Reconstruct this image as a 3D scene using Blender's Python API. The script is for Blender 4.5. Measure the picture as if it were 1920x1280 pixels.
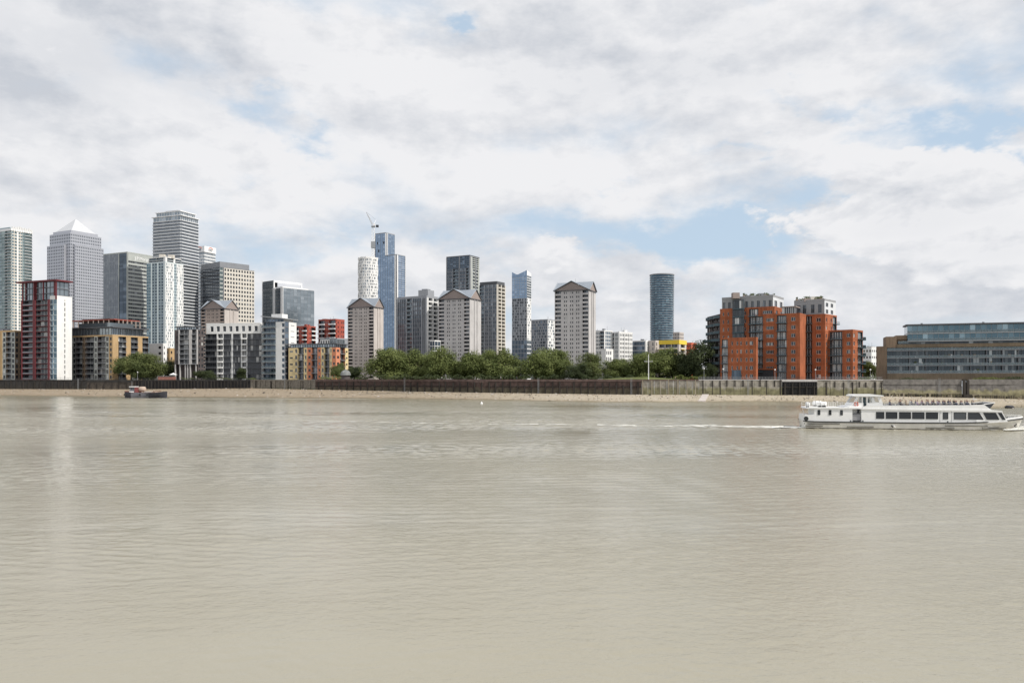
import bpy, bmesh, math, random
from mathutils import Vector, Matrix
random.seed(7)
R = math.radians
for o in list(bpy.data.objects): bpy.data.objects.remove(o)
SC = bpy.context.scene
COL = SC.collection

# ------------------------------------------------------------------ camera
EYE, FPX, CX, HY = 9.0, 1493.0, 960.0, 710.0      # eye height, focal length and horizon in photo pixels
cam_data = bpy.data.cameras.new('camera'); cam = bpy.data.objects.new('camera', cam_data); COL.objects.link(cam)
cam.location = (0, 0, EYE); cam.rotation_euler = (R(90), 0, 0)
cam_data.sensor_width = 36.0; cam_data.lens = FPX/1920*36; cam_data.shift_y = (HY-640)/1920
cam_data.clip_start = 0.5; cam_data.clip_end = 30000
SC.camera = cam

# ------------------------------------------------------------------ light
SUN_EL, SUN_AZ = 46.0, 117.0                       # azimuth clockwise from the view direction (+Y)
sd = Vector((math.sin(R(SUN_AZ))*math.cos(R(SUN_EL)), math.cos(R(SUN_AZ))*math.cos(R(SUN_EL)), math.sin(R(SUN_EL))))
ld = bpy.data.lights.new('sun', 'SUN'); lo = bpy.data.objects.new('sun', ld); COL.objects.link(lo)
lo.rotation_euler = (-sd).to_track_quat('-Z', 'Y').to_euler()
ld.energy = 4.1; ld.angle = R(0.6); ld.color = (1.0, .95, .87)
SC.view_settings.view_transform = 'Standard'; SC.view_settings.look = 'None'
SC.view_settings.exposure = 0.0; SC.view_settings.gamma = 1.0

world = bpy.data.worlds.new('World'); SC.world = world; world.use_nodes = True
def build_sky():
    nt = world.node_tree; N = nt.nodes; L = nt.links; N.clear()
    def node(t, **k):
        n = N.new(t)
        for a, b in k.items(): setattr(n, a, b)
        return n
    def put(sock, v):
        if isinstance(v, bpy.types.NodeSocket): L.new(v, sock)
        else: sock.default_value = v
    def m(op, a, b=0.0, c=0.0, clamp=False):
        n = node('ShaderNodeMath', operation=op, use_clamp=clamp)
        put(n.inputs[0], a); put(n.inputs[1], b); put(n.inputs[2], c); return n.outputs[0]
    def vm(op, a, b=(0,0,0), out=0):
        n = node('ShaderNodeVectorMath', operation=op); put(n.inputs[0], a); put(n.inputs[1], b); return n.outputs[out]
    def comb(x, y, z):
        n = node('ShaderNodeCombineXYZ'); put(n.inputs[0], x); put(n.inputs[1], y); put(n.inputs[2], z); return n.outputs[0]
    def noise(v, scale, detail=6, rough=.55, dist=0.0, col=False):
        n = node('ShaderNodeTexNoise', noise_dimensions='3D'); put(n.inputs['Vector'], v)
        n.inputs['Scale'].default_value = scale; n.inputs['Detail'].default_value = detail
        n.inputs['Roughness'].default_value = rough; n.inputs['Distortion'].default_value = dist
        return n.outputs['Color' if col else 'Fac']
    def ramp(v, a, b, c=0.0, d=1.0):
        n = node('ShaderNodeMapRange', interpolation_type='SMOOTHSTEP', clamp=True)
        put(n.inputs[0], v); n.inputs[1].default_value = a; n.inputs[2].default_value = b
        n.inputs[3].default_value = c; n.inputs[4].default_value = d; return n.outputs[0]
    def mix(f, a, b):
        n = node('ShaderNodeMix', data_type='RGBA'); put(n.inputs[0], f); put(n.inputs[6], a); put(n.inputs[7], b); return n.outputs[2]
    tc = node('ShaderNodeTexCoord'); d = vm('NORMALIZE', tc.outputs['Generated'])
    sx = node('ShaderNodeSeparateXYZ'); put(sx.inputs[0], d); x, y, z = sx.outputs
    za = m('ABSOLUTE', z)
    az = m('ARCTAN2', x, y); el = m('ARCSINE', z)
    # clouds of a flat layer, seen in perspective
    k = m('ADD', za, .22)
    plan = comb(m('DIVIDE', x, k), m('DIVIDE', y, k), 1.7)
    ang = comb(az, m('MULTIPLY', el, 1.9), .4)
    n1 = noise(plan, 1.15, 6, .56, .25)
    n2 = noise(ang, 5.0, 7, .56, .15)
    warp = vm('SCALE', vm('SUBTRACT', noise(ang, 9.0, 5, .62, 0, True), (.5, .5, .5)))
    warp.node.inputs['Scale'].default_value = .16
    q = vm('ADD', comb(az, el, 0), warp)
    def sky_dir(px, py):
        a = math.atan((px-CX)/FPX); return a, math.atan((HY-py)/FPX*math.cos(a))
    dens = m('ADD', m('MULTIPLY', n1, .5), m('MULTIPLY', n2, .5))
    # gaps of blue and heaped clouds, by their direction in the sky
    spots = [(865,48,42,30,-.30),(505,195,80,34,-.15),(560,262,46,34,-.22),(505,325,60,24,-.12),
             (1440,198,95,28,-.22),(1575,212,60,22,-.18),(1400,276,110,18,-.14),
             (1830,125,120,26,-.07),(1760,258,130,36,-.22),(1895,262,50,30,-.14),
             (1540,358,66,40,-.22),(1380,405,130,38,-.20),(1290,462,230,40,-.26),(1080,425,150,34,-.14),
             (480,420,90,44,-.10),(640,485,160,30,-.10),(900,470,120,30,-.10),(1140,345,60,14,-.12),
             (1690,335,105,60,.24),(1860,340,110,64,.22),(1640,410,210,50,.13),(1850,500,190,60,.16),(1035,485,48,30,.24),
             (1160,100,480,90,.12),(100,220,330,120,.12),(330,60,420,80,.12)]
    for px, py, rx, ry, amp in spots:
        a, e = sky_dir(px, py)
        v = vm('DIVIDE', vm('SUBTRACT', q, (a, e, 0)), (rx/FPX*1.45, ry/FPX*1.45, 1))
        dens = m('ADD', dens, m('MULTIPLY', ramp(vm('LENGTH', v, out=1), 1.0, 0.0), amp*(.66 if amp < 0 else .9)))
    cover = ramp(dens, .318, .525)
    # light and grey parts of the cloud
    n3 = noise(vm('ADD', plan, (.0, .0, 5.0)), .8, 5, .5, .2)
    off = vm('ADD', ang, (.030, .060, 0))
    rel = m('SUBTRACT', n2, noise(off, 5.0, 6, .56, .15))
    fine = m('SUBTRACT', noise(ang, 13.0, 5, .6), noise(vm('ADD', ang, (.012, .024, 0)), 13.0, 5, .6))
    thick = ramp(dens, .47, .78)
    sh = m('ADD', m('MULTIPLY', ramp(n3, .34, .66), .55), .45)
    sh = m('SUBTRACT', sh, m('MULTIPLY', thick, .30))
    sh = m('ADD', sh, m('MULTIPLY', rel, 2.5)); sh = m('ADD', sh, m('MULTIPLY', fine, 1.5), clamp=True)
    for px, py, rx, ry, amp in [(1690,310,120,56,.28),(1860,320,120,56,.28),(1035,480,60,34,.4),(20,200,170,70,-.5),(200,95,320,90,-.48),(1220,140,330,80,-.30)]:
        a, e = sky_dir(px, py)
        v = vm('DIVIDE', vm('SUBTRACT', q, (a, e, 0)), (rx/FPX*1.4, ry/FPX*1.4, 1))
        sh = m('ADD', sh, m('MULTIPLY', ramp(vm('LENGTH', v, out=1), 1.0, 0.0), amp), clamp=True)
    # heaped cumulus low on the right, with crisp sunlit tops
    n4 = noise(ang, 10.0, 7, .58, .25); n5 = noise(vm('ADD', ang, (.012, .030, 0)), 10.0, 5, .58, .25)
    heap = m('MULTIPLY', m('SUBTRACT', n4, .5), 1.15)
    for px, py, rx, ry in [(1685,345,74,58),(1845,340,96,62),(1660,405,170,40),(1860,495,150,44),(1035,487,36,26),(1195,554,46,17),(1760,440,220,46)]:
        a, e = sky_dir(px, py)
        v = vm('DIVIDE', vm('SUBTRACT', comb(az, el, 0), (a, e, 0)), (rx/FPX*1.6, ry/FPX*1.6, 1))
        heap = m('ADD', heap, m('MULTIPLY', ramp(vm('LENGTH', v, out=1), 1.0, 0.15), .34))
    hc = ramp(heap, .14, .27)
    hs = m('ADD', m('MULTIPLY', m('SUBTRACT', n4, n5), 3.0), .90, clamp=True)
    hs = m('SUBTRACT', hs, m('MULTIPLY', ramp(heap, .35, .8), .16), clamp=True)
    sh = m('ADD', m('MULTIPLY', sh, m('SUBTRACT', 1.0, hc)), m('MULTIPLY', hs, hc))
    cover = m('MAXIMUM', cover, hc)
    cloud = mix(sh, (5.9, 6.2, 6.75, 1), (8.7, 8.72, 8.9, 1))
    sky = node('ShaderNodeTexSky', sky_type='NISHITA', sun_disc=False)
    sky.sun_elevation = R(SUN_EL); sky.sun_rotation = R(SUN_AZ); sky.air_density = 1.0; sky.dust_density = 1.2; sky.ozone_density = 1.5
    up = comb(x, y, m('MAXIMUM', z, .02)); L.new(up, sky.inputs['Vector']) if 'Vector' in sky.inputs else None
    thin = mix(.72, sky.outputs[0], (6.3, 7.75, 9.25, 1))
    colr = mix(cover, thin, cloud)
    bg = node('ShaderNodeBackground'); put(bg.inputs[0], colr); bg.inputs[1].default_value = .1
    out = node('ShaderNodeOutputWorld'); L.new(bg.outputs[0], out.inputs[0])
build_sky()
world.cycles.sampling_method = 'MANUAL'; world.cycles.sample_map_resolution = 1024

# ------------------------------------------------------------------ helpers
def X(px, D): return (px-CX)/FPX*D
def Z(py, D): return EYE + (HY-py)/FPX*D
G = 8.4                                             # level of the embankment

MATS = {}
def nodes_of(name):
    mt = bpy.data.materials.new(name); mt.use_nodes = True; nt = mt.node_tree
    MATS[name] = mt
    return mt, nt.nodes, nt.links, nt.nodes['Principled BSDF']
def pbr(name, col, rough=.75, metal=0.0, var=.18, scale=.12, streak=0.0, spec=.4, fine=1.5):
    """a plain material with weathering: broad blotches, fine grain and optional vertical streaks"""
    mt, N, L, B = nodes_of(name)
    geo = N.new('ShaderNodeNewGeometry')
    def noise(vec_scale, sc, det):
        mp = N.new('ShaderNodeMapping'); mp.inputs['Scale'].default_value = vec_scale; L.new(geo.outputs['Position'], mp.inputs[0])
        n = N.new('ShaderNodeTexNoise'); n.inputs['Scale'].default_value = sc; n.inputs['Detail'].default_value = det
        L.new(mp.outputs[0], n.inputs['Vector']); return n.outputs['Fac']
    a = noise((1, 1, 1), scale, 5); b = noise((1, 1, .12 if streak else 1), fine, 4)
    ad = N.new('ShaderNodeMath'); ad.operation = 'ADD'; L.new(a, ad.inputs[0]); L.new(b, ad.inputs[1])
    mr = N.new('ShaderNodeMapRange'); L.new(ad.outputs[0], mr.inputs[0])
    mr.inputs[1].default_value = .7; mr.inputs[2].default_value = 1.3; mr.inputs[3].default_value = 1-var-streak*.3; mr.inputs[4].default_value = 1+var
    mx = N.new('ShaderNodeVectorMath'); mx.operation = 'SCALE'; mx.inputs[0].default_value = col[:3]; L.new(mr.outputs[0], mx.inputs['Scale'])
    L.new(mx.outputs[0], B.inputs['Base Color']); B.inputs['Roughness'].default_value = rough; B.inputs['Metallic'].default_value = metal
    B.inputs['Specular IOR Level'].default_value = spec
    return mt
def glass(name, dark, light, metal=.35, rough=.12, bias=.5, pos=(.35, .75)):
    """window glass: each pane takes its own tone (blinds, rooms, tilt) from the face attribute rnd"""
    mt, N, L, B = nodes_of(name)
    at = N.new('ShaderNodeAttribute'); at.attribute_name = 'rnd'
    cr = N.new('ShaderNodeValToRGB'); L.new(at.outputs['Fac'], cr.inputs[0])
    e = cr.color_ramp.elements; e[0].position = pos[0]; e[0].color = (*dark, 1); e[1].position = 1.0; e[1].color = (*light, 1)
    k = e.new(pos[1]); k.color = tuple(dark[i]*(1-bias*.5)+light[i]*bias*.5 for i in range(3)) + (1,)
    L.new(cr.outputs[0], B.inputs['Base Color']); B.inputs['Metallic'].default_value = metal; B.inputs['Roughness'].default_value = rough
    B.inputs['Specular IOR Level'].default_value = .6
    return mt

class MB:
    """collects faces in world space (or local) and builds ONE mesh object"""
    def __init__(s): s.v = []; s.f = []; s.m = []; s.r = []; s.names = []
    def mi(s, mat):
        if mat not in s.names: s.names.append(mat)
        return s.names.index(mat)
    def poly(s, pts, mat, r=None):
        i = len(s.v); s.v.extend(tuple(p) for p in pts); s.f.append(tuple(range(i, i+len(pts)))); s.m.append(s.mi(mat))
        s.r.append(random.random() if r is None else r)
    def box(s, a, b, mat, rz=0, r=None):
        x0, y0, z0 = a; x1, y1, z1 = b
        c = [(x0,y0,z0),(x1,y0,z0),(x1,y1,z0),(x0,y1,z0),(x0,y0,z1),(x1,y0,z1),(x1,y1,z1),(x0,y1,z1)]
        s.hexa(c, mat, r)
    def hexa(s, c, mat, r=None):
        i = len(s.v); s.v.extend(tuple(p) for p in c); k = s.mi(mat); rr = random.random() if r is None else r
        for q in ((0,3,2,1),(4,5,6,7),(0,1,5,4),(1,2,6,5),(2,3,7,6),(3,0,4,7)):
            s.f.append(tuple(i+j for j in q)); s.m.append(k); s.r.append(rr)
    def prism(s, poly, z0, z1, mat, top=None, bottom=True):
        n = len(poly)
        for i in range(n):
            a, b = poly[i], poly[(i+1) % n]
            s.poly([(a[0],a[1],z0),(b[0],b[1],z0),(b[0],b[1],z1),(a[0],a[1],z1)], mat)
        s.poly([(p[0],p[1],z1) for p in poly], top or mat)
        if bottom: s.poly([(p[0],p[1],z0) for p in reversed(poly)], mat)
    def tube(s, pts, rad, mat, n=6, cap=True, r=None):
        """a tapered tube through points; rad is a number or one per point"""
        if not hasattr(rad, '__len__'): rad = [rad]*len(pts)
        pts = [Vector(p) for p in pts]; base = len(s.v); k = s.mi(mat); rr = random.random() if r is None else r
        for i, p in enumerate(pts):
            t = (pts[min(i+1, len(pts)-1)]-pts[max(i-1, 0)]).normalized()
            u = t.cross(Vector((0,0,1)) if abs(t.z) < .9 else Vector((1,0,0))).normalized(); w = t.cross(u)
            for j in range(n):
                a = 2*math.pi*j/n; s.v.append(tuple(p+(u*math.cos(a)+w*math.sin(a))*rad[i]))
        for i in range(len(pts)-1):
            for j in range(n):
                a = base+i*n+j; b = base+i*n+(j+1) % n
                s.f.append((a, b, b+n, a+n)); s.m.append(k); s.r.append(rr)
        if cap:
            s.f.append(tuple(base+j for j in reversed(range(n)))); s.m.append(k); s.r.append(rr)
            e = base+(len(pts)-1)*n; s.f.append(tuple(e+j for j in range(n))); s.m.append(k); s.r.append(rr)
    def lathe(s, c, prof, mat, n=24, r=None):
        """profile [(radius, z)] turned about the vertical through c"""
        base = len(s.v); k = s.mi(mat)
        for rad, z in prof:
            for j in range(n):
                a = 2*math.pi*j/n; s.v.append((c[0]+rad*math.cos(a), c[1]+rad*math.sin(a), c[2]+z))
        for i in range(len(prof)-1):
            for j in range(n):
                a = base+i*n+j; b = base+i*n+(j+1) % n
                s.f.append((a, b, b+n, a+n)); s.m.append(k); s.r.append(random.random() if r is None else r)
    def build(s, name, parent=None, smooth=False, kind=None, origin=None):
        me = bpy.data.meshes.new(name)
        o3 = Vector(origin) if origin is not None else Vector((0,0,0))
        vs = s.v if origin is None else [(p[0]-o3.x, p[1]-o3.y, p[2]-o3.z) for p in s.v]
        me.from_pydata(vs, [], s.f)
        for nm in s.names: me.materials.append(MATS[nm])
        me.polygons.foreach_set('material_index', s.m)
        if smooth: me.polygons.foreach_set('use_smooth', [True]*len(s.f))
        at = me.attributes.new('rnd', 'FLOAT', 'FACE'); at.data.foreach_set('value', s.r)
        me.update()
        o = bpy.data.objects.new(name, me); COL.objects.link(o)
        if parent is not None:
            o.parent = parent; o.location = o3 - parent.matrix_basis.translation
        else: o.location = o3
        if kind: o['kind'] = kind
        return o
def thing(name, label, cat, loc, group=None):
    o = bpy.data.objects.new(name, None); COL.objects.link(o); o.location = loc; o.empty_display_size = .5
    o['label'] = label; o['category'] = cat
    if group: o['group'] = group
    return o
def tag(o, label, cat, group=None, kind=None):
    if label: o['label'] = label
    if cat: o['category'] = cat
    if group: o['group'] = group
    if kind: o['kind'] = kind
    return o
def sub(mb, name, parent, smooth=False, kind=None):
    """build a part under an Empty or under another part (all world coordinates, parents unrotated)"""
    w = Vector((0,0,0)); p = parent
    while p is not None: w += p.location; p = p.parent
    me = mb.build(name, None, smooth, kind); me.parent = parent; me.location = -w
    return me
# ------------------------------------------------------------------ materials
pbr('concrete_grey', (.50,.485,.48), .85, var=.10, streak=.25)
pbr('concrete_warm', (.53,.485,.455), .85, var=.10, streak=.25)
pbr('concrete_brown', (.40,.33,.29), .85, var=.10, streak=.2)
pbr('white_render', (.76,.76,.75), .7, var=.06, streak=.12)
pbr('pale_steel', (.50,.51,.55), .35, metal=.55, var=.06)
pbr('cladding_grey', (.30,.315,.34), .5, var=.08)
pbr('cladding_dark', (.13,.137,.155), .5, var=.12)
pbr('cladding_mid', (.225,.235,.255), .5, var=.12)
pbr('cladding_cream', (.60,.565,.505), .6, var=.06)
pbr('cladding_mint', (.62,.68,.69), .5, var=.07)
pbr('cladding_mint_dark', (.36,.44,.47), .5, var=.07)
pbr('stone_band', (.40,.42,.40), .6, var=.10)
pbr('brick_orange', (.335,.105,.046), .85, var=.26, scale=.22, streak=.3, fine=1.6)
pbr('pale_band', (.62,.64,.66), .5, var=.05)
pbr('brick_band', (.30,.085,.03), .85, var=.12, fine=3)
pbr('brick_yellow', (.45,.31,.165), .85, var=.14, streak=.15, fine=2)
pbr('brick_brown', (.225,.165,.115), .85, var=.20, streak=.2, fine=2)
pbr('brick_umber', (.15,.118,.082), .85, var=.22, streak=.2, fine=2)
pbr('brick_dark_and_shaded', (.10,.085,.085), .85, var=.2)  # dark brick's own colour; on orange flats and tower blocks it paints in shade
pbr('render_yellow', (.66,.53,.30), .8, var=.07)
pbr('render_orange', (.57,.23,.13), .8, var=.08)
pbr('paint_red', (.125,.024,.03), .55, var=.14)
pbr('cladding_red', (.36,.085,.06), .6, var=.22)
pbr('panel_yellow', (.78,.56,.06), .6, var=.08)
pbr('panel_red', (.62,.13,.06), .6, var=.1)
pbr('slate_roof', (.25,.28,.32), .55, var=.12)
pbr('gable_brown', (.30,.25,.23), .85, var=.1)
pbr('roof_dark', (.09,.095,.105), .7, var=.15)
pbr('roof_grey', (.24,.25,.26), .8, var=.15)
pbr('metal_white', (.80,.80,.80), .4, var=.04)
pbr('metal_grey', (.33,.34,.35), .45, metal=.3, var=.08)
pbr('metal_dark', (.045,.048,.055), .5, metal=.2, var=.15)
pbr('metal_teal', (.07,.11,.13), .45, metal=.2, var=.15)
pbr('void_dark', (.035,.037,.042), .9, var=.2)  # near-black colour painted in for the shade inside openings and recesses
pbr('timber_dark', (.040,.035,.031), .9, var=.35, streak=.5)
pbr('timber_pale', (.33,.29,.22), .9, var=.25, streak=.4)
pbr('red_container', (.30,.13,.10), .7, var=.2)
glass('glass_clear', (.03,.035,.04), (.42,.42,.41), .12, .08, .25, (.45,.85))
glass('glass_blue', (.21,.29,.40), (.33,.42,.54), .75, .10, .6)
glass('glass_steel', (.24,.28,.31), (.40,.44,.47), .70, .10, .6)
glass('glass_slate', (.17,.19,.215), (.25,.27,.29), .65, .12, .6)
glass('glass_green', (.17,.225,.225), (.36,.43,.41), .62, .10, .5)
glass('glass_dark', (.042,.048,.058), (.22,.24,.26), .4, .08, .4)
glass('glass_grey', (.10,.12,.145), (.30,.33,.36), .5, .10, .5)
glass('glass_navy', (.05,.075,.105), (.17,.22,.28), .45, .08, .5)
glass('glass_cyan', (.10,.17,.21), (.33,.45,.50), .6, .08, .5)
glass('glass_tower', (.05,.095,.135), (.19,.31,.37), .5, .09, .4)
glass('glass_terrace', (.05,.07,.085), (.50,.54,.54), .40, .08, .3, (.45,.85))
glass('glass_rooms', (.025,.03,.038), (.60,.60,.58), .10, .08, .2, (.5,.86))
def balustrade_glass():
    mt, N, L, B = nodes_of('balustrade')
    B.inputs['Base Color'].default_value = (.20,.25,.27,1); B.inputs['Roughness'].default_value = .08; B.inputs['Metallic'].default_value = .35
    B.inputs['Alpha'].default_value = .45
balustrade_glass()
def foliage(name, dark, light, trans=.25):
    mt, N, L, B = nodes_of(name)
    at = N.new('ShaderNodeAttribute'); at.attribute_name = 'rnd'
    geo = N.new('ShaderNodeNewGeometry'); n = N.new('ShaderNodeTexNoise'); n.inputs['Scale'].default_value = .22; n.inputs['Detail'].default_value = 3
    L.new(geo.outputs['Position'], n.inputs['Vector'])
    ad = N.new('ShaderNodeMath'); ad.operation = 'MULTIPLY_ADD'; L.new(n.outputs['Fac'], ad.inputs[0]); ad.inputs[1].default_value = 1.3
    sb = N.new('ShaderNodeMath'); sb.operation = 'MULTIPLY_ADD'; L.new(at.outputs['Fac'], sb.inputs[0]); sb.inputs[1].default_value = .5; sb.inputs[2].default_value = -.42
    L.new(sb.outputs[0], ad.inputs[2])
    mx = N.new('ShaderNodeMix'); mx.data_type = 'RGBA'; L.new(ad.outputs[0], mx.inputs[0]); mx.inputs[6].default_value = (*dark,1); mx.inputs[7].default_value = (*light,1)
    L.new(mx.outputs[2], B.inputs['Base Color']); B.inputs['Roughness'].default_value = .7; B.inputs['Specular IOR Level'].default_value = .25
    tr = N.new('ShaderNodeBsdfTranslucent'); L.new(mx.outputs[2], tr.inputs[0])
    ms = N.new('ShaderNodeMixShader'); ms.inputs[0].default_value = trans
    out = N['Material Output']; L.new(B.outputs[0], ms.inputs[1]); L.new(tr.outputs[0], ms.inputs[2]); L.new(ms.outputs[0], out.inputs[0])
foliage('leaf_olive', (.078,.104,.031), (.195,.225,.075))
foliage('leaf_green', (.065,.088,.030), (.170,.195,.068))
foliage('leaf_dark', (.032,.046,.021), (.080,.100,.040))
foliage('leaf_bright', (.075,.100,.025), (.18,.20,.06))
pbr('bark', (.09,.07,.05), .9, var=.3)

def tide_wall(name, top, low, wet, z0=1.0, z1=8.6, line=.52, grain=.6):
    """river wall: its own colour above the tide line, weed and slime below it"""
    mt, N, L, B = nodes_of(name)
    geo = N.new('ShaderNodeNewGeometry'); sp = N.new('ShaderNodeSeparateXYZ'); L.new(geo.outputs['Position'], sp.inputs[0])
    def noise(scale, sc, det):
        mp = N.new('ShaderNodeMapping'); mp.inputs['Scale'].default_value = scale; L.new(geo.outputs['Position'], mp.inputs[0])
        n = N.new('ShaderNodeTexNoise'); n.inputs['Scale'].default_value = sc; n.inputs['Detail'].default_value = det; L.new(mp.outputs[0], n.inputs['Vector']); return n.outputs['Fac']
    a = noise((1,1,.25), .5, 6); b = noise((1,1,1), grain, 6)
    mr = N.new('ShaderNodeMapRange'); L.new(sp.outputs[2], mr.inputs[0]); mr.inputs[1].default_value = z0; mr.inputs[2].default_value = z1
    ad = N.new('ShaderNodeMath'); ad.operation = 'MULTIPLY_ADD'; L.new(a, ad.inputs[0]); ad.inputs[1].default_value = .45; L.new(mr.outputs[0], ad.inputs[2])
    cr = N.new('ShaderNodeValToRGB'); L.new(ad.outputs[0], cr.inputs[0]); e = cr.color_ramp.elements
    e[0].position = .22; e[0].color = (*wet,1); e[1].position = line+.30; e[1].color = (*top,1)
    k = e.new(line+.16); k.color = (*low,1)
    mb_ = N.new('ShaderNodeMapRange'); L.new(b, mb_.inputs[0]); mb_.inputs[1].default_value = .3; mb_.inputs[2].default_value = .7; mb_.inputs[3].default_value = .62; mb_.inputs[4].default_value = 1.3
    mx = N.new('ShaderNodeVectorMath'); mx.operation = 'SCALE'; L.new(cr.outputs[0], mx.inputs[0]); L.new(mb_.outputs[0], mx.inputs['Scale'])
    L.new(mx.outputs[0], B.inputs['Base Color']); B.inputs['Roughness'].default_value = .85
tide_wall('wall_concrete', (.30,.28,.24), (.20,.19,.11), (.16,.15,.085))
tide_wall('wall_stone', (.17,.16,.15), (.27,.25,.15), (.16,.14,.08), line=.42)
tide_wall('wall_pile', (.115,.078,.068), (.15,.13,.095), (.10,.09,.06))
tide_wall('wall_dark', (.034,.032,.031), (.040,.037,.031), (.05,.044,.034))
tide_wall('wall_rubble', (.20,.18,.15), (.13,.13,.08), (.06,.07,.03), line=.4, grain=1.2)
tide_wall('wall_brown', (.075,.063,.053), (.085,.07,.057), (.09,.075,.057))
tide_wall('pile_black', (.022,.021,.023), (.02,.02,.022), (.028,.027,.025))

def beach_material():
    mt, N, L, B = nodes_of('foreshore')
    geo = N.new('ShaderNodeNewGeometry'); sp = N.new('ShaderNodeSeparateXYZ'); L.new(geo.outputs['Position'], sp.inputs[0])
    def noise(scale, sc, det):
        mp = N.new('ShaderNodeMapping'); mp.inputs['Scale'].default_value = scale; L.new(geo.outputs['Position'], mp.inputs[0])
        n = N.new('ShaderNodeTexNoise'); n.inputs['Scale'].default_value = sc; n.inputs['Detail'].default_value = det; L.new(mp.outputs[0], n.inputs['Vector']); return n.outputs['Fac']
    a = noise((.25,1,1), .35, 6); b = noise((1,1,1), 1.4, 5)
    ad = N.new('ShaderNodeMath'); ad.operation = 'MULTIPLY_ADD'; L.new(a, ad.inputs[0]); ad.inputs[1].default_value = .9; L.new(sp.outputs[2], ad.inputs[2])
    cr = N.new('ShaderNodeValToRGB'); e = cr.color_ramp.elements
    mr = N.new('ShaderNodeMapRange'); L.new(ad.outputs[0], mr.inputs[0]); mr.inputs[1].default_value = .1; mr.inputs[2].default_value = 3.0
    L.new(mr.outputs[0], cr.inputs[0])
    e[0].position = .08; e[0].color = (.165,.14,.088,1); e[1].position = .60; e[1].color = (.47,.405,.31,1)
    k = e.new(.17); k.color = (.25,.205,.13,1); k = e.new(.27); k.color = (.43,.365,.27,1)
    m2 = N.new('ShaderNodeMapRange'); L.new(b, m2.inputs[0]); m2.inputs[1].default_value = .3; m2.inputs[2].default_value = .7; m2.inputs[3].default_value = .72; m2.inputs[4].default_value = 1.2
    mx = N.new('ShaderNodeVectorMath'); mx.operation = 'SCALE'; L.new(cr.outputs[0], mx.inputs[0]); L.new(m2.outputs[0], mx.inputs['Scale'])
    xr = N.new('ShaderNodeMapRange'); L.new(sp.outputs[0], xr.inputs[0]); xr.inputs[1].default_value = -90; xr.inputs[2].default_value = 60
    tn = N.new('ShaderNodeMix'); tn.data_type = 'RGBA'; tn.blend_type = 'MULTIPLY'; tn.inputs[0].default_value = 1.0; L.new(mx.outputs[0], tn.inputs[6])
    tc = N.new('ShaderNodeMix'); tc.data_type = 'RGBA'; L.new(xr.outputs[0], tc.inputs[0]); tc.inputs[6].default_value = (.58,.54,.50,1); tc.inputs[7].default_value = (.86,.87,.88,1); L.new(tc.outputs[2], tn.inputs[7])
    L.new(tn.outputs[2], B.inputs['Base Color']); B.inputs['Roughness'].default_value = .8
    bp = N.new('ShaderNodeBump'); bp.inputs['Strength'].default_value = .5; bp.inputs['Distance'].default_value = .2; L.new(b, bp.inputs['Height']); L.new(bp.outputs[0], B.inputs['Normal'])
beach_material()
pbr('grass', (.10,.115,.035), .9, var=.25, fine=.8)
pbr('earth', (.16,.145,.12), .95, var=.25)
pbr('paving', (.30,.29,.27), .85, var=.15)

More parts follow.
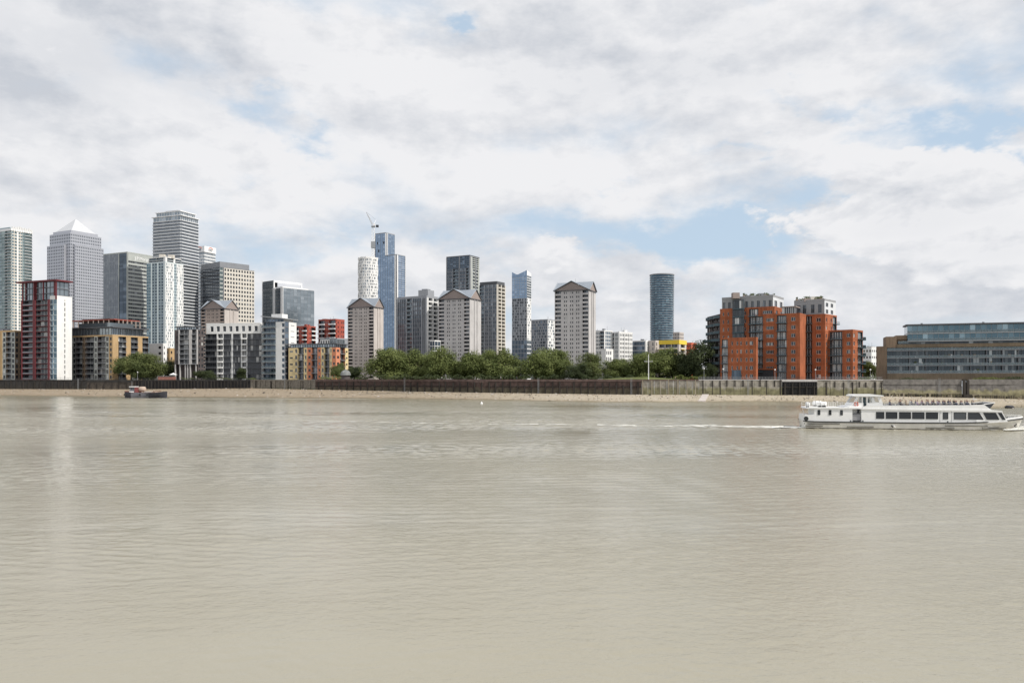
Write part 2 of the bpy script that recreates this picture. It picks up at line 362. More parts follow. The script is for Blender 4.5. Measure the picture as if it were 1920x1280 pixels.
def water_material():
    mt, N, L, B = nodes_of('river_water')
    geo = N.new('ShaderNodeNewGeometry')
    def noise(scale, sc, det, rough=.55, rot=0, dist=0.0):
        mp = N.new('ShaderNodeMapping'); mp.inputs['Scale'].default_value = scale; mp.inputs['Rotation'].default_value = (0,0,R(rot)); L.new(geo.outputs['Position'], mp.inputs[0])
        n = N.new('ShaderNodeTexNoise'); n.inputs['Scale'].default_value = sc; n.inputs['Detail'].default_value = det; n.inputs['Roughness'].default_value = rough; n.inputs['Distortion'].default_value = dist
        L.new(mp.outputs[0], n.inputs['Vector']); return n.outputs['Fac']
    def m(op, a, b, c=None):
        n = N.new('ShaderNodeMath'); n.operation = op
        for i, v in enumerate((a, b, c)):
            if v is None: continue
            if isinstance(v, bpy.types.NodeSocket): L.new(v, n.inputs[i])
            else: n.inputs[i].default_value = v
        return n.outputs[0]
    mid = noise((.7,1,1), .85, 4, .6, -12, .4); small = noise((.75,1,1), 2.8, 5, .62, 10, .3)
    # ruffled and slick patches of the surface
    patch = noise((.35,1,1), .022, 4, .55, 6)
    pr = N.new('ShaderNodeMapRange'); L.new(patch, pr.inputs[0]); pr.inputs[1].default_value = .38; pr.inputs[2].default_value = .62; pr.inputs[3].default_value = .22; pr.inputs[4].default_value = 1.35
    fine = noise((.8,1,1), 7.5, 4, .6, -6, .2); h = m('MULTIPLY', fine, .022); h = m('MULTIPLY_ADD', small, .056, h); h = m('MULTIPLY_ADD', mid, .06, h); h = m('MULTIPLY', h, pr.outputs[0])
    sp = N.new('ShaderNodeSeparateXYZ'); L.new(geo.outputs['Position'], sp.inputs[0])      # farther out the mesh is coarser: the relief takes over its short waves
    lod = N.new('ShaderNodeMapRange'); L.new(sp.outputs[1], lod.inputs[0]); lod.inputs[1].default_value = 40; lod.inputs[2].default_value = 220; lod.inputs[3].default_value = 1.0; lod.inputs[4].default_value = 2.0
    h = m('MULTIPLY', h, lod.outputs[0])
    bp = N.new('ShaderNodeBump'); bp.inputs['Strength'].default_value = 1.0; bp.inputs['Distance'].default_value = 1.0
    L.new(h, bp.inputs['Height']); L.new(bp.outputs[0], B.inputs['Normal'])
    silt = noise((.4,1,1), .035, 4, .55, -5)
    mx = N.new('ShaderNodeMix'); mx.data_type = 'RGBA'; L.new(silt, mx.inputs[0]); mx.inputs[6].default_value = (.260,.240,.178,1); mx.inputs[7].default_value = (.328,.303,.230,1)
    L.new(mx.outputs[2], B.inputs['Base Color']); B.inputs['IOR'].default_value = 1.45
    rr = N.new('ShaderNodeMapRange'); L.new(patch, rr.inputs[0]); rr.inputs[1].default_value = .36; rr.inputs[2].default_value = .64; rr.inputs[3].default_value = .06; rr.inputs[4].default_value = .13; lr = m('MULTIPLY_ADD', lod.outputs[0], .06, -.06); L.new(m('ADD', rr.outputs[0], lr), B.inputs['Roughness'])
water_material()
def foam_material():
    mt, N, L, B = nodes_of('foam')
    B.inputs['Base Color'].default_value = (.82,.81,.76,1); B.inputs['Roughness'].default_value = .8
    geo = N.new('ShaderNodeNewGeometry'); mp = N.new('ShaderNodeMapping'); mp.inputs['Scale'].default_value = (.35,1.2,1); L.new(geo.outputs['Position'], mp.inputs[0])
    n = N.new('ShaderNodeTexNoise'); n.inputs['Scale'].default_value = 1.6; n.inputs['Detail'].default_value = 6; n.inputs['Roughness'].default_value = .65; L.new(mp.outputs[0], n.inputs['Vector'])
    at = N.new('ShaderNodeAttribute'); at.attribute_name = 'rnd'      # how closed the foam is along the wake
    ad = N.new('ShaderNodeMath'); ad.operation = 'ADD'; L.new(n.outputs['Fac'], ad.inputs[0]); L.new(at.outputs['Fac'], ad.inputs[1])
    mr = N.new('ShaderNodeMapRange'); L.new(ad.outputs[0], mr.inputs[0]); mr.inputs[1].default_value = .92; mr.inputs[2].default_value = 1.15
    L.new(mr.outputs[0], B.inputs['Alpha'])
foam_material()
# ------------------------------------------------------------------ setting: water, foreshore, land
def interp(tab, v):
    if v <= tab[0][0]: return tab[0][1]
    for (a, b), (c, d) in zip(tab, tab[1:]):
        if v <= c: return b+(d-b)*(v-a)/(c-a)
    return tab[-1][1]
WALL = [(-700,500),(0,460),(240,445),(480,425),(592,400),(900,362),(1203,345),(1320,340),(1500,336),(1920,328),(2700,322)]
EDGE = [(-700,470),(0,428),(120,412),(250,392),(400,385),(560,372),(750,362),(900,345),(1000,324),(1100,306),(1300,308),(1450,312),(1560,304),(1700,286),(1880,236),(2050,226),(2700,230)]
BASEY = [(-700,729),(0,729),(240,729.5),(480,727.5),(592,730),(700,732),(900,735.5),(1100,738.5),(1203,739.5),(1500,740.5),(1700,743),(1920,748),(2700,750)]
def wall_pt(px):
    D = interp(WALL, px); return Vector((X(px, D), D))
def wall_base(px):
    D = interp(WALL, px); return Z(interp(BASEY, px), D)

import numpy as np
def surf(px, py): D = EYE*FPX/(py-HY); return (X(px,D), D)
def water_sheet():
    """river surface: real wavelets (a sum of short wave trains in ruffled and slick patches), finer nearer this bank"""
    rs = np.random.RandomState(5); comps = []
    for i in range(48):
        lam = .28*(7.0/.28)**(i/47.0); ang = rs.normal(R(4), R(48)); comps.append((lam, ang, rs.uniform(0, 6.28), .015*(.6+.8*rs.rand())*min(1, (1.1/lam)**1.2)))
    lows = [(2*math.pi/rs.uniform(16, 75), rs.normal(0, .5), rs.uniform(0, 6.28)) for _ in range(9)]
    def ridge(x, y, pts, w, h):
        best = np.full(x.shape, 1e9); tt = np.zeros(x.shape); n = len(pts)-1
        for i in range(n):
            (ax, ay), (bx_, by) = pts[i], pts[i+1]; dx, dy = bx_-ax, by-ay; L2 = dx*dx+dy*dy
            t = np.clip(((x-ax)*dx+(y-ay)*dy)/L2, 0, 1); d = np.hypot(x-ax-t*dx, y-ay-t*dy); m = d < best; best = np.where(m, d, best); tt = np.where(m, (i+t)/n, tt)
        return h*np.exp(-(best/w)**2)*np.sin(np.pi*np.clip(tt*.96+.02, 0, 1))**.6*(.7+.3*np.sin(tt*37)*np.sin(tt*11+1))
    lines = [([surf(-60,766),surf(60,768),surf(180,772),surf(300,776),surf(420,781),surf(520,784)],.9,.20),([surf(380,779),surf(470,783),surf(560,787),surf(700,790),surf(860,794)],.9,.17),
             ([surf(-60,786),surf(60,788),surf(170,790)],.8,.10),([surf(1500,806),surf(1300,803),surf(1100,800),surf(800,797)],.8,.14),([surf(1480,797),surf(1250,793),surf(950,790)],.9,.12)]
    def height(x, y):
        mod = sum(np.sin(k*(x*math.sin(a)*.45+y*math.cos(a))+p) for k, a, p in lows)/3.0
        mod = np.clip(.62+.42*mod, .16, 1.25); far = 1+6.5*np.clip((y-64)/100, 0, 1); z = np.zeros(x.shape)
        for lam, a, p, s in comps:
            f = 1.0
            if lam < .6: f = np.clip((46-y)/12, 0, 1)
            elif lam < 1.2: f = np.clip((110-y)/30, 0, 1)
            elif lam < 2.4: f = np.clip((220-y)/50, 0, 1)
            if np.max(f) <= 0: continue
            kk = 2*math.pi/lam; ph = kk*(x*math.sin(a)+y*math.cos(a))+p
            w = np.sin(ph+.6*np.sin(x*.11*(1+lam*.1)+p*3)+.5*np.sin(y*.13+p*5))
            z += f*s*lam/(2*math.pi)*(w+.22*np.cos(2*ph))*(mod if lam < 4 else .7)*far
        for cx, cy, rx, ry, lam, ang, s in ((27,62,20,20,1.7,-.16,.07),(36,52,22,12,1.2,.10,.05),(-19,42,10,6,1.1,.22,.06),(-8,60,16,10,1.5,.05,.06),(5,72,10,16,1.9,-.05,.055),(14,66,7,12,1.6,.06,.055)):
            e = np.exp(-((x-cx)/rx)**2-((y-cy)/ry)**2); kk = 2*math.pi/lam; z += e*s*lam/(2*math.pi)*np.sin(kk*((x-cx)*math.sin(ang)+(y-cy)*math.cos(ang))+1.3*np.sin(x*.22+cy)+.8*np.sin(y*.31))
        if y.max() > 115:
            for pts, w, h in lines: z += ridge(x, y, pts, w, h)
        return z*np.clip((440-y)/30, .25, 1)
    V, F = [], []; base = 0
    Z4 = ((18,46.2,.11,.11,44),(46,110.2,.24,.24,88),(110,220.4,.5,.5,168),(220,470,1.2,.8,330))
    for y0, y1, dx, dy, hw in Z4:
        xs = np.arange(-hw, hw+dx/2, dx); ys = np.arange(y0, y1+dy/2, dy); gx, gy = np.meshgrid(xs, ys)
        V.append(np.stack([gx, gy, height(gx, gy)], -1).reshape(-1, 3)); nx, ny = len(xs), len(ys)
        i = (np.arange(ny-1)[:, None]*nx+np.arange(nx-1)[None, :]).reshape(-1)+base
        F.append(np.stack([i, i+1, i+1+nx, i+nx], -1)); base += nx*ny
    def flat(x0, x1, y0, y1):
        nonlocal base
        V.append(np.array([(x0,y0,-.03),(x1,y0,-.03),(x1,y1,-.03),(x0,y1,-.03)])); F.append(np.array([[base,base+1,base+2,base+3]])); base += 4
    flat(-900,900,-150,18.1)
    for y0, y1, dx, dy, hw in Z4: flat(-900,-hw+.1,y0+.1,y1); flat(hw-.2,900,y0+.1,y1)
    V = np.concatenate(V); F = np.concatenate(F); me = bpy.data.meshes.new('water')
    me.vertices.add(len(V)); me.vertices.foreach_set('co', V.astype(np.float32).ravel()); me.loops.add(F.size); me.loops.foreach_set('vertex_index', F.astype(np.int32).ravel())
    me.polygons.add(len(F)); me.polygons.foreach_set('loop_start', np.arange(0, F.size, 4, dtype=np.int32)); me.polygons.foreach_set('use_smooth', np.ones(len(F), dtype=bool))
    me.update(calc_edges=True); me.materials.append(MATS['river_water']); o = bpy.data.objects.new('water', me); COL.objects.link(o); o['kind'] = 'structure'
water_sheet()

mb = MB(); rows = 14; grid = []
pxs = [-700, -400, -150] + list(range(0, 1921, 16)) + [2000, 2200, 2700]
for px in pxs:
    w = wall_pt(px); zb = wall_base(px); De = interp(EDGE, px); col = []
    e = Vector((X(px, De), De))
    for k in range(rows+1):
        t = k/rows*1.6-.06
        p = w.lerp(e, t); z = zb*(1-t)*(1.0 if t < 1 else 1.6)
        z += (math.sin(px*.021+k*.9)+math.sin(px*.053+1.3+k*.4))*.09*min(1, max(0, t*2.0)) + random.uniform(-.05, .05)*min(1, max(0, t*2))
        col.append((p.x, p.y, z))
    grid.append(col)
for a, b in zip(grid, grid[1:]):
    for k in range(rows): mb.poly([a[k+1], b[k+1], b[k], a[k]], 'foreshore')
o = mb.build('foreshore', smooth=True); tag(o, None, None, kind='structure')

mb = MB()
edge = [wall_pt(px) + Vector((0, .4)) for px in (-700, 0, 240, 480, 592, 900, 1203, 1320, 1500, 1920, 2700)]
far = [(-9000, 9000), (9000, 9000)]
mb.poly([(p.x, p.y, G) for p in edge] + [(2600, 330, G), (2600, 2800, G), (-2600, 2800, G), (-2600, 500, G)], 'earth')
tag(mb.build('ground'), None, None, kind='structure')
def strip(name, pxs, d0, d1, z, mat):
    mb = MB()
    for a, b in zip(pxs, pxs[1:]):
        p, q = wall_pt(a), wall_pt(b)
        mb.poly([(p.x, p.y+d0, z), (q.x, q.y+d0, z), (q.x, q.y+d1, z), (p.x, p.y+d1, z)], mat)
    tag(mb.build(name), None, None, kind='structure')
strip('promenade', [-700,0,240,480,592,900,1203,1320,1500,1920,2700], .45, 7, G+.004, 'paving')
strip('lawn', [592,700,900,1050,1203,1300,1318], 7, 30, G+.008, 'grass')
# grassy mound round the flag mast
mb = MB(); c = (X(1205, 356), 362)
rings = 7; seg = 28; pts = []
for i in range(rings+1):
    t = i/rings; zz = G+.012+1.35*(math.cos(t*math.pi)*.5+.5)
    pts.append([(c[0]+29*t*math.cos(2*math.pi*j/seg), c[1]+9*t*math.sin(2*math.pi*j/seg), zz) for j in range(seg)])
for i in range(rings):
    for j in range(seg): mb.poly([pts[i][j], pts[i+1][j], pts[i+1][(j+1)%seg], pts[i][(j+1)%seg]], 'grass')
tag(mb.build('grass_mound', smooth=True), None, None, kind='structure')

# ------------------------------------------------------------------ river walls
def run(px0, px1, n):
    for i in range(n):
        a = px0+(px1-px0)*i/n; b = px0+(px1-px0)*(i+1)/n
        yield i, a, b, wall_pt(a), wall_pt(b)
def slab(mb, p, q, d0, d1, z0, z1, mat):
    """box along p-q, from d0 to d1 in front of the line (towards the river)"""
    t = (q-p).normalized(); n = Vector((t.y, -t.x))
    a, b, c, d = p+n*d1, q+n*d1, q+n*d0, p+n*d0
    mb.hexa([(a.x,a.y,z0),(b.x,b.y,z0),(c.x,c.y,z0),(d.x,d.y,z0),(a.x,a.y,z1),(b.x,b.y,z1),(c.x,c.y,z1),(d.x,d.y,z1)], mat)
def post(mb, px, d, w, z0, z1, mat, dep=.35):
    p = wall_pt(px-.01); q = wall_pt(px+.01); t = (q-p).normalized()
    c = wall_pt(px); slab(mb, c-t*w/2, c+t*w/2, d, d+dep, z0, z1, mat)
def river_wall(name, label, px0, px1, npan, panel_mat, coping_mat, ztop, panel_name='panel', posts=None, post_mat=None, post_w=.35, post_top=0.0, cop_h=.45, rail=None, jitter=.05, low=None):
    c = wall_pt((px0+px1)/2); root = thing(name, label, 'river wall', (c.x, c.y, wall_base((px0+px1)/2)))
    for i, a, b, p, q in run(px0, px1, npan):
        m1 = MB(); t = (q-p).normalized(); g = t*.03
        zb = wall_base(a)-1.2; j = random.uniform(-jitter, jitter)
        slab(m1, p+g, q-g, -.5, .12+j, zb, ztop-cop_h, panel_mat)
        if low: slab(m1, p+g, q-g, .12+j, .42+j, zb, low, panel_mat)
        sub(m1, panel_name, root)
    m1 = MB()
    for i, a, b, p, q in run(px0, px1, max(1, npan//3)): slab(m1, p, q, -.6, .28, ztop-cop_h+.002, ztop, coping_mat)
    sub(m1, 'coping', root)
    if posts:
        for px in posts:
            m1 = MB(); post(m1, px, .1, post_w*random.uniform(.8, 1.2), wall_base(px)-.8, ztop-cop_h+post_top+random.uniform(-.5, .1), post_mat); sub(m1, 'post', root)
    if rail:
        h, st, mat = rail; m1 = MB(); n = int((px1-px0)/st)
        for i, a, b, p, q in run(px0, px1, n):
            m1.tube([(p.x,p.y+.3,ztop), (p.x,p.y+.3,ztop+h)], .035, mat, 4)
            for k in (1.0, .66, .33): m1.tube([(p.x,p.y+.3,ztop+h*k), (q.x,q.y+.3,ztop+h*k)], .028, mat, 4)
        sub(m1, 'railing', root)
    return root
def rng(a, b, st, jit=1.0):
    out = []; v = a
    while v < b: out.append(v+random.uniform(-jit, jit)); v += st
    return out
river_wall('quay_wall', 'dark timber-faced quay wall below the red tower at far left', -120, 163, 16, 'wall_dark', 'wall_dark', 8.5, 'plank_panel', rng(-110,160,11), 'timber_dark', .4, 0, .5, (1.2, 7, 'metal_dark'))
river_wall('quay_wall', 'brown brick quay wall left of the moored workboat', 163, 252, 6, 'wall_brown', 'wall_dark', 8.5, 'brick_panel', rng(168,250,14), 'timber_dark', .5, -.4, 1.4, (1.2, 7, 'metal_dark'))
river_wall('timber_wharf', 'black timber pile wharf behind the moored workboat', 252, 470, 30, 'pile_black', 'wall_dark', 8.5, 'board', rng(254,469,6.2,.6), 'timber_dark', .55, .3, .7, (1.1, 7, 'metal_dark'), .15)
river_wall('stone_wall', 'rough rubble river wall below the white and yellow flats', 470, 592, 26, 'wall_rubble', 'wall_rubble', 8.55, 'stone_block', rng(480,590,30), 'timber_dark', .35, 0, .5, None, .22)
# long sheet pile wall
def sheet_piles(px0, px1, ztop, mat, step, label, name, top_mat, rail=None):
    c = wall_pt((px0+px1)/2); root = thing(name, label, 'river wall', (c.x, c.y, wall_base((px0+px1)/2)))
    m1 = MB(); n = int((px1-px0)/step)
    for i, a, b, p, q in run(px0, px1, n):
        zb = wall_base(a)-1.2; t = (q-p); nn = Vector((t.y, -t.x)).normalized()
        u = [p, p+t*.15+nn*.32, p+t*.5+nn*.32, p+t*.65, q]
        for k in range(4):
            s, e = u[k], u[k+1]; m1.poly([(s.x,s.y,zb),(e.x,e.y,zb),(e.x,e.y,ztop-.9),(s.x,s.y,ztop-.9)], mat)
    sub(m1, 'sheet_piles', root, kind='stuff')
    m1 = MB()
    for i, a, b, p, q in run(px0, px1, max(2, int((px1-px0)/40))): slab(m1, p, q, -.7, .42, ztop-.95, ztop, top_mat)
    sub(m1, 'capping_beam', root)
    m1 = MB()
    for i, a, b, p, q in run(px0, px1, max(2, int((px1-px0)/40))): slab(m1, p, q, .33, .55, 5.3, 5.65, 'timber_dark')
    sub(m1, 'waling', root)
    for px in rng(px0+6, px1-2, 13.3, .8):
        m1 = MB(); post(m1, px, .34, random.uniform(.4, .6), wall_base(px)-.8, ztop-random.choice((.95, 1.2, 1.5, 2.6)), 'timber_dark', .4); sub(m1, 'fender_post', root)
    if rail:
        m1 = MB()
        for i, a, b, p, q in run(px0, px1, int((px1-px0)/rail)):
            m1.tube([(p.x,p.y+.4,ztop), (p.x,p.y+.4,ztop+1.0)], .03, 'metal_dark', 4)
            for k in (1.0, .55): m1.tube([(p.x,p.y+.4,ztop+k), (q.x,q.y+.4,ztop+k)], .025, 'metal_dark', 4)
        sub(m1, 'railing', root)
    return root
sheet_piles(592, 1203, 8.75, 'wall_pile', 2.35, 'long rusty sheet pile river wall in front of the trees', 'sheet_pile_wall', 'wall_pile')
river_wall('panel_wall', 'concrete panel river wall below the white flag mast', 1203, 1310, 9, 'wall_concrete', 'wall_pile', 8.7, 'panel', [1205,1222,1238,1253,1271,1288,1304], 'timber_pale', .38, .5, .5, None, .1, 4.6)
river_wall('quay_wall', 'weedy quay wall with timber posts below left half of orange flats', 1310, 1466, 12, 'wall_concrete', 'concrete_grey', 8.75, 'panel', [1318,1336,1350,1363,1378,1393,1410,1425,1437,1452,1463], 'timber_dark', .4, .2, .35, (1.1, 6, 'metal_grey'), .1, 5.6)
sheet_piles(1466, 1532, 8.75, 'pile_black', 3.2, 'dark sheet pile infill below the orange flats', 'sheet_pile_wall', 'concrete_grey', 6)
river_wall('quay_wall', 'weedy quay wall with timber posts behind the stern of cruise boat', 1532, 1655, 10, 'wall_concrete', 'concrete_grey', 8.75, 'panel', [1549,1565,1581,1598,1611,1623,1640,1652], 'timber_dark', .5, -.6, .35, (1.1, 6, 'metal_grey'), .1, 5.4)
def mossy(px0, px1, label):
    root = river_wall('embankment_wall', label, px0, px1, max(6, int((px1-px0)/22)), 'wall_stone', 'wall_stone', 8.8, 'stone_panel', None, None, cop_h=2.2, jitter=.04, low=6.0)
    for px in rng(px0+3, px1-1, 4.4, .6):
        m1 = MB(); post(m1, px, .75+random.uniform(0,.3), random.uniform(.3,.5), wall_base(px)-1, wall_base(px)+random.uniform(.7, 1.5), random.choice(['timber_pale','timber_dark','wall_brown']), .3); sub(m1, 'stake', root)
    m1 = MB(); p, q = wall_pt(px0+2), wall_pt(px1-2); slab(m1, p, q, .6, .8, wall_base(px0)+1.2, wall_base(px0)+1.4, 'timber_pale'); sub(m1, 'rail', root)
    return root
mossy(1655, 1803, 'mossy stone embankment wall with stakes, left of the dark buttress')
mossy(1816, 2080, 'mossy stone embankment wall at far right beyond the dark buttress')
root = thing('buttress', 'dark timber buttress between the two mossy embankment walls', 'buttress', (*wall_pt(1809), wall_base(1809)))
m1 = MB(); post(m1, 1806, .3, 1.0, 0, 8.9, 'timber_dark', 1.0); post(m1, 1813, .3, .9, 0, 8.5, 'timber_dark', .9); sub(m1, 'pile', root)
m1 = MB(); post(m1, 1809.5, .2, 1.4, 0, 7.6, 'wall_dark', .6); sub(m1, 'back_plate', root)
m1 = MB(); post(m1, 1809.5, 1.0, 2.6, 0, 2.6, 'timber_dark', .8); sub(m1, 'foot', root)

# ladders and chains hung on the walls
for px, ztop in ((148,8.5),(536,8.5),(760,8.7),(1010,8.7),(1184,8.7),(1402,8.7),(1590,8.7),(1760,8.7)):
    p = wall_pt(px); t = (wall_pt(px+1)-p).normalized(); n = Vector((t.y,-t.x)); zb = wall_base(px)
    root = thing('wall_ladder', 'rusty steel ladder on the river wall near '+{148:'the red tower',536:'the yellow flats',760:'the left end of the tree row',1010:'the middle of the tree row',1184:'the flag mast',1402:'the left half of orange flats',1590:'the right wing of orange flats',1760:'the right terrace'}[px], 'ladder', (p.x,p.y,zb))
    for s_ in (-.25,.25):
        m1 = MB(); a = p+n*.75+t*s_; m1.tube([(a.x,a.y,zb-.2),(a.x,a.y,ztop+.7)],.06,'metal_grey',4); sub(m1,'stile',root)
    m1 = MB(); z = zb+.2
    while z < ztop: a = p+n*.75-t*.25; b = p+n*.75+t*.25; m1.tube([(a.x,a.y,z),(b.x,b.y,z)],.035,'metal_grey',4); z += .5
    sub(m1,'rungs',root,kind='stuff')
# stones and drift scattered over the foreshore
rg = random.Random(17); mb = MB()
for i in range(2600):
    px = rg.uniform(-20, 1940); w = wall_pt(px); De = interp(EDGE, px); t = rg.random()**1.4*.92; p = w.lerp(Vector((X(px,De),De)), t); z = wall_base(px)*(1-t); s = rg.uniform(.08,.3)*(1.8 if rg.random() < .06 else 1)
    q = [(p.x+s*rg.uniform(.8,1.8)*math.cos(a), p.y-1+s*math.sin(a), z-.05) for a in (0,1.3,2.5,3.8,5.1)]; top = (p.x, p.y-1, z+s*rg.uniform(.5,.9)); mt = rg.choice(['earth','concrete_warm','timber_dark','brick_brown'])
    for a, b in zip(q, q[1:]+q[:1]): mb.poly([a,b,top],mt)
tag(mb.build('shingle'),'stones and drift scattered on the foreshore','stones',kind='stuff')
# ------------------------------------------------------------------ facade kit
class Frame:
    def __init__(s, p0, p1):
        s.p = Vector(p0[:2]); d = Vector(p1[:2])-s.p; s.w = d.length; s.t = d.normalized(); s.n = Vector((s.t.y, -s.t.x))
    def pt(s, u, v, d=0.0):
        q = s.p+s.t*u+s.n*d; return (q.x, q.y, v)
    def quad(s, mb, u0, u1, v0, v1, d, mat, r=None):
        mb.poly([s.pt(u0,v0,d), s.pt(u1,v0,d), s.pt(u1,v1,d), s.pt(u0,v1,d)], mat, r)
    def box(s, mb, u0, u1, v0, v1, d0, d1, mat, r=None):
        mb.hexa([s.pt(u0,v0,d1),s.pt(u1,v0,d1),s.pt(u1,v0,d0),s.pt(u0,v0,d0),s.pt(u0,v1,d1),s.pt(u1,v1,d1),s.pt(u1,v1,d0),s.pt(u0,v1,d0)], mat, r)
    def reveal(s, mb, u0, u1, v0, v1, d0, d1, mat):
        P = s.pt
        mb.poly([P(u0,v0,d0),P(u0,v0,d1),P(u0,v1,d1),P(u0,v1,d0)], mat); mb.poly([P(u1,v0,d1),P(u1,v0,d0),P(u1,v1,d0),P(u1,v1,d1)], mat)
        mb.poly([P(u0,v1,d1),P(u1,v1,d1),P(u1,v1,d0),P(u0,v1,d0)], mat); mb.poly([P(u0,v0,d0),P(u1,v0,d0),P(u1,v0,d1),P(u0,v0,d1)], mat)
class Bld:
    STUFF = {'windows', 'balconies', 'mullions', 'glazing', 'bands'}
    def __init__(s, name, label, cat, loc, group=None):
        s.root = thing(name, label, cat, loc, group); s.p = {}; s.each = []
    def mb(s, part):
        if part not in s.p: s.p[part] = MB()
        return s.p[part]
    def new(s, part, subparts=None):
        m = MB(); s.each.append((part, m, subparts)); return m
    def finish(s):
        for k, m in s.p.items():
            if m.f: sub(m, k, s.root, kind='stuff' if k in s.STUFF else None)
        for k, m, sp in s.each:
            o = sub(m, k, s.root)
            for kk, mm in (sp or []): sub(mm, kk, o)
        return s.root
def parse(cols):
    out = []
    for tok in cols.split():
        k = tok[0]; rest = tok[1:]; rep = 1
        if '*' in rest: rest, rep = rest.split('*'); rep = int(rep)
        w = float(rest) if rest else 1.0
        out += [(k, w)]*rep
    return out
def facade(B, P0, P1, z0, z1, floors, cols, O, skip=None):
    """one face of a building: vertical bays (types keyed in O) repeated over the floors"""
    F = Frame(P0, P1); bays = parse(cols); tot = sum(w for k, w in bays); u = 0.0; fh = (z1-z0)/floors
    for bi, (k, w) in enumerate(bays):
        u0 = u; u1 = u+w/tot*F.w; u = u1; o = O.get(k, {}); kind = o.get('kind', k)
        wall = o.get('wall', O.get('wall', 'concrete_grey')); gl = o.get('glass', O.get('glass', 'glass_dark')); W = B.mb('wall')
        if kind == 'W': F.quad(W, u0, u1, z0, z1, 0, wall)
        elif kind == 'p':
            F.box(B.mb(o.get('part', 'wall')), u0, u1, z0, z1+o.get('up', 0), -.3, o.get('out', .35), wall)
        elif kind in 'nc':
            kk = o.get('k', 1); wf = o.get('wf', .55); s0 = o.get('s0', .28); s1 = o.get('s1', .84); rec = o.get('rec', .22); cw = (u1-u0)/kk
            for f in range(floors):
                va = z0+f*fh; vb = va+fh; w0 = va+s0*fh; w1 = va+s1*fh
                F.quad(W, u0, u1, va, w0, 0, wall); F.quad(W, u0, u1, w1, vb, 0, wall); pu = u0
                for j in range(kk):
                    c0 = u0+j*cw; ww = cw*wf; sh = .5
                    if kind == 'c':
                        ww = cw*wf*random.choice((.55, .8, 1.15)); sh = random.choice((.12, .5, .88))
                    a = c0+(cw-ww)*sh; b = a+ww
                    F.quad(W, pu, a, w0, w1, 0, wall); pu = b
                    F.reveal(W, a, b, w0, w1, 0, -rec, wall)
                    if o.get('each'):
                        q = B.new('window'); nb = max(1, o.get('panes', 2))
                        for i in range(nb):
                            fa = a+(b-a)*i/nb; fb = a+(b-a)*(i+1)/nb
                            F.quad(q, fa+.05, fb-.05, w0+.05, w1-.05, -rec+.01, gl)
                        fm = o.get('frame', 'metal_white'); t = .07
                        for (ua, ub, va_, vb_) in [(a,b,w0,w0+t),(a,b,w1-t,w1),(a,a+t,w0+t,w1-t),(b-t,b,w0+t,w1-t)]+[(a+(b-a)*i/nb-t/2, a+(b-a)*i/nb+t/2, w0+t, w1-t) for i in range(1, nb)]:
                            F.box(q, ua, ub, va_, vb_, -rec, -rec+.06, fm)
                    else: F.quad(B.mb('windows'), a, b, w0, w1, -rec, gl)
                F.quad(W, pu, u1, w0, w1, 0, wall)
        elif kind == 'g':
            kk = o.get('k', 2); sp = o.get('sp', .25); led = o.get('ledge', .08); mu = o.get('mul', .1); spm = o.get('spm', wall); GL = B.mb('windows')
            for f in range(floors):
                va = z0+f*fh
                for j in range(kk):
                    a = u0+(u1-u0)*j/kk; b = u0+(u1-u0)*(j+1)/kk
                    F.quad(GL, a, b, va+sp*fh, va+fh, -.08, gl)
                if sp > 0:
                    if led > .02: F.box(B.mb('bands'), u0, u1, va, va+sp*fh, -.09, led, spm)
                    else: F.quad(B.mb('bands'), u0, u1, va, va+sp*fh, -.07, spm)
            if mu > 0:
                for j in range(kk+1):
                    a = u0+(u1-u0)*j/kk; F.box(B.mb('mullions'), a-mu/2, a+mu/2, z0, z1, -.1, o.get('mout', .1), o.get('mm', wall))
        elif kind == 'b':
            dep = o.get('depth', 1.3); out = o.get('out', .5); kk = o.get('k', 2); slabm = o.get('slab', wall); rail = o.get('rail', 'balustrade'); rh = o.get('rh', 1.05); th = o.get('th', .28)
            F.reveal(W, u0, u1, z0, z1, 0, -dep, o.get('side', wall))
            for f in range(floors):
                va = z0+f*fh
                if o.get('each'):
                    q = B.new('window')
                    for j in range(kk):
                        a = u0+(u1-u0)*j/kk; b = u0+(u1-u0)*(j+1)/kk
                        F.quad(q, a+.06, b-.06, va+.1, va+fh-.25, -dep+.06, gl); F.box(q, b-.09, b+.09, va+.1, va+fh-.25, -dep, -dep+.12, o.get('frame', 'metal_white')) if j < kk-1 else None
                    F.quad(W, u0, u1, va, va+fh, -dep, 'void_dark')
                    rl = MB(); q = B.new('balcony', [('railing', rl)])
                else:
                    for j in range(kk):
                        a = u0+(u1-u0)*j/kk; b = u0+(u1-u0)*(j+1)/kk; F.quad(B.mb('windows'), a, b, va, va+fh, -dep, gl)
                    rl = q = B.mb('balconies')
                e = o.get('over', 0.0)
                F.box(q, u0-e, u1+e, va-.02, va+th, -dep+.12, out, slabm)
                if rail == 'bars':
                    bm = o.get('barmat', 'metal_dark')
                    n = max(3, int((u1-u0)/.45))
                    for i in range(n+1):
                        a = u0-e+.04+(u1-u0+2*e-.08)*i/n; F.box(rl, a-.025, a+.025, va+th, va+th+rh, out-.1, out-.05, bm)
                    F.box(rl, u0-e, u1+e, va+th+rh-.06, va+th+rh, out-.12, out-.03, bm)
                elif rail:
                    F.box(rl, u0-e+.03, u1+e-.03, va+th, va+th+rh, out-.1, out-.05, rail)
                    if e > 0 or out > .3:
                        F.box(rl, u0-e+.03, u0-e+.08, va+th, va+th+rh, 0, out-.1, rail); F.box(rl, u1+e-.08, u1+e-.03, va+th, va+th+rh, 0, out-.1, rail)
